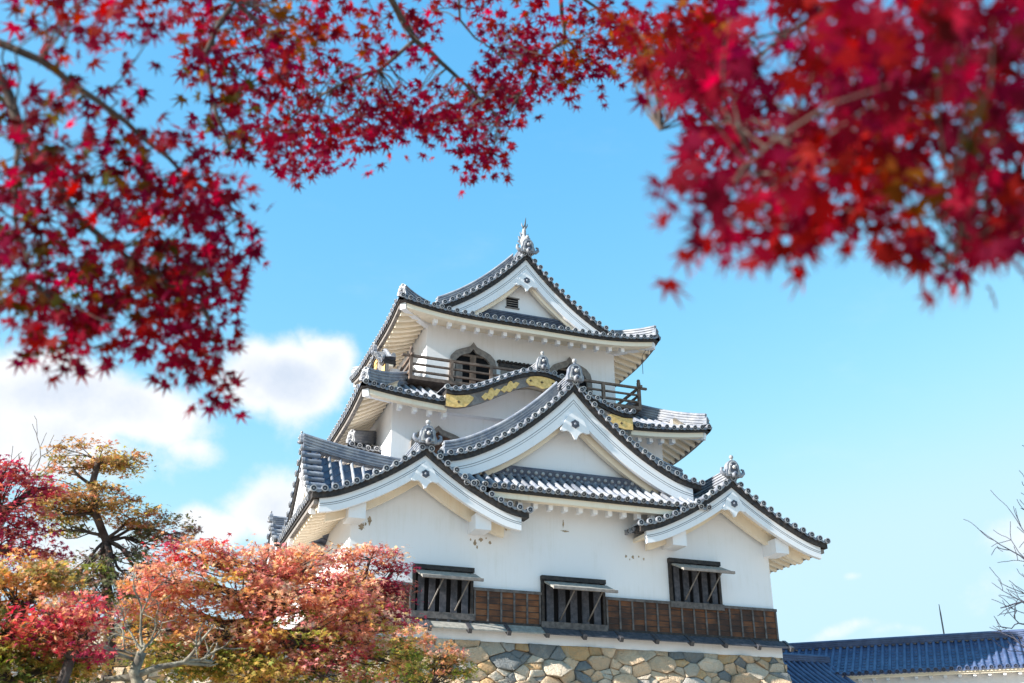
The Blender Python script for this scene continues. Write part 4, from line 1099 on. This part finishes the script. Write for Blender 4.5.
# old lichen-covered cherry with grey twigs at left
DC = 12.2; tc0 = at(140, 800, DC)
bare_tree('bare_tree', 'gnarled lichen-covered old tree with bare grey twigs beneath the tall maple', gnd(tc0), [gnd(tc0), at(138, 740, DC), at(140, 690, DC), at(134, 672, DC), at(142, 652, DC)], .085, 'barklichen',
          [(at(136, 676, DC), RT * 1 + UP * .12, .50, .042), (at(138, 678, DC), RT * -1 + UP * .0, .35, .045), (at(142, 652, DC), RT * -.8 + UP * .8, .36, .016), (at(142, 652, DC), RT * .5 + UP * .8, .28, .016), (at(136, 660, DC), RT * -.9 + UP * .5, .5, .02), (at(142, 645, DC), RT * -.2 + UP * 1, .4, .018), (at(136, 655, DC), RT * -1 + UP * .3, .45, .016)],
          3, .5, .5, 9, RT, .0045)
DE = 18.0; te0 = at(-40, 560, DE)
bare_tree('bare_tree', 'leafless tree top with thin twigs above the magenta maple at the left edge', gnd(te0), [gnd(te0), at(-35, 620, DE), at(-20, 560, DE), at(5, 515, DE)], .10, 'barkgrey',
          [(at(5, 515, DE), RT * .5 + UP, .7, .022), (at(0, 520, DE), RT * -.1 + UP, .6, .02), (at(-8, 540, DE), RT * .9 + UP * .6, .7, .02)], 3, .6, .45, 21, RT, .005)

# ------------------------------------------------------------------ overhanging maple boughs close to the camera
FRED = [(.17, .002, .014), (.23, .003, .020), (.12, .002, .014), (.22, .008, .008), (.15, .003, .024)]
FORG = [(.27, .040, .006), (.21, .017, .006), (.16, .048, .006), (.25, .006, .010)]
FDRK = [(.09, .008, .010), (.09, .032, .006), (.13, .004, .016), (.06, .045, .008)]
def overhang(label, base, trunk, boughs, blobs, leaf, r0):
    root = thing('maple_tree', label, 'tree', gnd(V(base)), 'overhanging maples')
    tb = MB(); tb.tube(trunk, lin(r0, r0 * .45, len(trunk)), 'bark', 12)
    nodes = []
    for pts, ra_, rb_ in boughs:
        sm_ = []
        for a, b in zip(pts[:-1], pts[1:]): sm_ += wander(a, b, 6, .035)[:-1]
        sm_.append(V(pts[-1]))
        tb.tube(sm_, lin(ra_, rb_, len(sm_)), 'bark', 8); nodes += sm_
    P_, N_, T_, S_, C_ = [], [], [], [], []
    for (u, v, ru, rv, d0, d1, n, pal) in blobs:
        made = 0; n = int(n * (1.55 if d0 > 2.2 else 1.65))
        while made < n:
            a = rs.uniform(0, 2 * math.pi); q = rs.random() ** .5
            dist = rs.uniform(d0, d1)
            c = at(u + ru * q * math.cos(a), v + rv * q * math.sin(a), dist)
            j = min(range(len(nodes)), key=lambda i: (nodes[i] - c).length)
            if (nodes[j] - c).length > .02 and rnd.random() < .5:
                tb.tube(wander(nodes[j], c, 5, .09, .03), [.0028, .0024, .002, .0015, .0009], 'bark', 5, cap=False)
            k = int(rs.integers(3, 8)); base_c = int(rs.integers(0, len(pal)))
            tw = np.array((c - nodes[j]).normalized()) if (nodes[j] - c).length > .02 else np.array([0, 0, -1.0])
            for i in range(k):
                off = np.clip(rs.normal(size=3), -1.5, 1.5) * leaf * (.75 if d0 > 2.2 else .55); off[2] -= leaf * .25
                P_.append(np.array(c) + off)
                N_.append(rs.normal(size=3) * .42 + np.array(-FW) * .75 + np.array([0, 0, -.15]))
                T_.append(tw * .5 + off / leaf * .9 + np.array([0, 0, -.55]) + rs.normal(size=3) * .35)
                S_.append(leaf * .74 * rs.uniform(.65, 1.2)); C_.append(pick(pal, 1, base_c)[0])
            made += k
    tb.build('trunk', root)
    leaf_mesh('crown', np.array(P_), np.array(N_), np.array(T_), np.array(S_), np.array(C_), 'big', 'leaf', root)
    return root
a0 = CAM + RT * -2.6 + FW * 1.6
A = lambda u, v, d: at(u, v, d)
overhang('large red maple whose boughs hang over the view from the left and middle', a0,
         [gnd(a0), V((a0.x, a0.y, -5)), V((a0.x + .05, a0.y, -3.9)), A(-160, 60, 3.0), A(-60, -120, 3.2)],
         [([A(-120, 0, 3.0), A(-20, 40, 2.8), A(20, 130, 2.7), A(75, 215, 2.7), A(130, 260, 2.7), A(200, 300, 2.75)], .016, .004), ([A(-120, 0, 3.0), A(40, 60, 2.8), A(110, 110, 2.8), A(180, 170, 2.85), A(240, 215, 2.9)], .012, .003),
          ([A(-60, -120, 3.2), A(120, -40, 3.2), A(235, 0, 3.3), A(205, 55, 3.2), A(215, 110, 3.1), A(230, 150, 3.1)], .013, .004), ([A(-60, -120, 3.2), A(250, -80, 3.6), A(380, -20, 3.9), A(415, 40, 4.0), A(455, 75, 4.0), A(500, 120, 4.1)], .02, .004),
          ([A(415, 40, 4.0), A(380, 70, 4.0), A(330, 90, 3.9), A(290, 120, 3.8)], .008, .003), ([A(250, -80, 3.6), A(450, -70, 4.2), A(560, -20, 4.4), A(565, 40, 4.4), A(540, 60, 4.4), A(520, 95, 4.3)], .014, .003), ([A(560, -20, 4.4), A(620, 20, 4.5), A(660, 60, 4.5)], .007, .003),
          ([A(455, -40, 4.1), A(460, 20, 4.1), A(475, 38, 4.1), A(498, 55, 4.2)], .006, .002), ([A(20, 130, 2.7), A(15, 220, 2.6), A(30, 280, 2.6)], .007, .003), ([A(200, 300, 2.75), A(215, 340, 2.8), A(220, 380, 2.8)], .004, .002)],
         [(30, 35, 70, 45, 2.3, 3.0, 46, FRED + FORG), (100, -4, 110, 20, 2.5, 3.2, 42, FRED), (30, 130, 55, 60, 2.4, 3.0, 60, FRED + FDRK), (92, 98, 40, 24, 2.6, 3.0, 18, FRED + FDRK), (20, 220, 50, 70, 2.4, 3.0, 80, FRED + FDRK), (100, 180, 75, 45, 2.5, 3.0, 90, FDRK + FRED), (160, 172, 50, 40, 2.6, 3.1, 60, FRED),
          (180, 225, 70, 55, 2.5, 3.0, 130, FRED), (120, 260, 80, 50, 2.5, 3.0, 120, FRED + FDRK), (40, 310, 55, 32, 2.4, 2.9, 60, FRED + FDRK), (120, 320, 90, 34, 2.5, 3.0, 110, FRED), (200, 300, 50, 50, 2.6, 3.0, 90, FRED), (195, 358, 30, 22, 2.6, 3.0, 28, FRED), (212, 388, 20, 16, 2.7, 3.0, 12, FRED), (65, 345, 18, 12, 2.5, 2.9, 8, FRED), (244, 245, 8, 18, 2.8, 3.0, 5, FRED),
          (212, 80, 34, 40, 2.9, 3.4, 44, FDRK + FRED), (240, 120, 40, 45, 3.0, 3.5, 60, FDRK + FRED), (250, 20, 90, 36, 3.0, 3.8, 110, FRED + FORG), (310, 35, 80, 46, 3.3, 4.2, 150, FORG + FRED), (310, 95, 60, 35, 3.4, 4.3, 110, FRED), (280, 150, 40, 26, 3.4, 4.2, 50, FRED), (360, 125, 60, 32, 3.6, 4.6, 140, FRED), (430, 115, 60, 30, 3.8, 4.7, 150, FRED), (490, 120, 36, 46, 3.9, 4.7, 130, FRED), (480, 165, 26, 14, 4.0, 4.6, 26, FRED),
          (400, 30, 40, 24, 3.7, 4.5, 45, FRED), (430, 5, 70, 14, 3.8, 4.6, 40, FRED), (525, 75, 60, 30, 4.0, 4.8, 130, FRED), (560, 30, 60, 34, 4.0, 4.8, 130, FRED + FORG), (585, 70, 40, 22, 4.1, 4.8, 50, FRED + FORG), (510, 30, 22, 28, 4.0, 4.7, 26, FRED), (640, 36, 40, 32, 4.2, 4.9, 90, FRED), (320, 160, 14, 10, 3.7, 4.2, 5, FRED), (150, 30, 30, 18, 2.8, 3.2, 8, FRED), (110, 40, 12, 10, 2.5, 2.8, 4, FRED)],
         .055, .10)
b0 = CAM + RT * 1.9 + FW * .9
overhang('red maple whose nearest, most blurred boughs hang in from the upper right', b0,
         [gnd(b0), V((b0.x, b0.y, -5)), V((b0.x - .05, b0.y + .05, -4.2)), A(1180, 20, 1.9), A(1080, -140, 1.9)],
         [([A(1180, 20, 1.9), A(1020, 40, 1.8), A(900, 110, 1.7), A(800, 170, 1.6), A(720, 220, 1.5)], .0038, .001), ([A(1080, -140, 1.9), A(900, -30, 2.1), A(780, 40, 2.3), A(690, 90, 2.5), A(660, 130, 2.6)], .007, .0015), ([A(1180, 20, 1.9), A(1060, 130, 1.7), A(980, 220, 1.6), A(945, 270, 1.55)], .004, .001)],
         [(690, 50, 60, 50, 2.2, 3.2, 120, FRED + FORG), (660, 30, 60, 40, 2.6, 3.4, 70, FRED + FORG), (780, 50, 110, 70, 1.4, 2.4, 120, FRED), (900, 44, 110, 66, 1.2, 2.0, 96, FRED), (1000, 50, 70, 75, 1.2, 1.9, 66, FRED + FDRK), (820, 140, 90, 55, 1.3, 2.2, 80, FRED), (930, 142, 100, 46, 1.3, 2.0, 60, FRED + FORG), (1005, 160, 40, 60, 1.2, 1.9, 30, FRED + FDRK), (760, 150, 60, 40, 1.6, 2.4, 36, FRED),
          (722, 225, 18, 10, 1.2, 1.4, 6, FRED), (694, 180, 20, 14, 1.3, 1.6, 7, FRED), (712, 205, 18, 12, 1.3, 1.5, 3, FRED), (765, 212, 22, 14, 1.2, 1.5, 6, FRED), (815, 228, 18, 8, 1.3, 1.5, 4, FRED), (785, 215, 28, 24, 1.3, 1.7, 9, FRED), (835, 228, 40, 20, 1.3, 1.7, 12, FRED), (950, 225, 50, 26, 1.4, 1.8, 20, FRED), (1010, 228, 26, 26, 1.4, 1.8, 12, FRED), (946, 266, 10, 8, 1.4, 1.6, 4, FRED), (1000, 252, 30, 16, 1.35, 1.7, 14, FRED), (880, 238, 26, 12, 1.35, 1.7, 8, FRED), (690, 240, 10, 8, 1.25, 1.4, 2, FRED), (850, 180, 60, 30, 1.4, 2.0, 26, FRED), (720, 110, 40, 50, 1.8, 2.6, 46, FRED)],
         .056, .08)
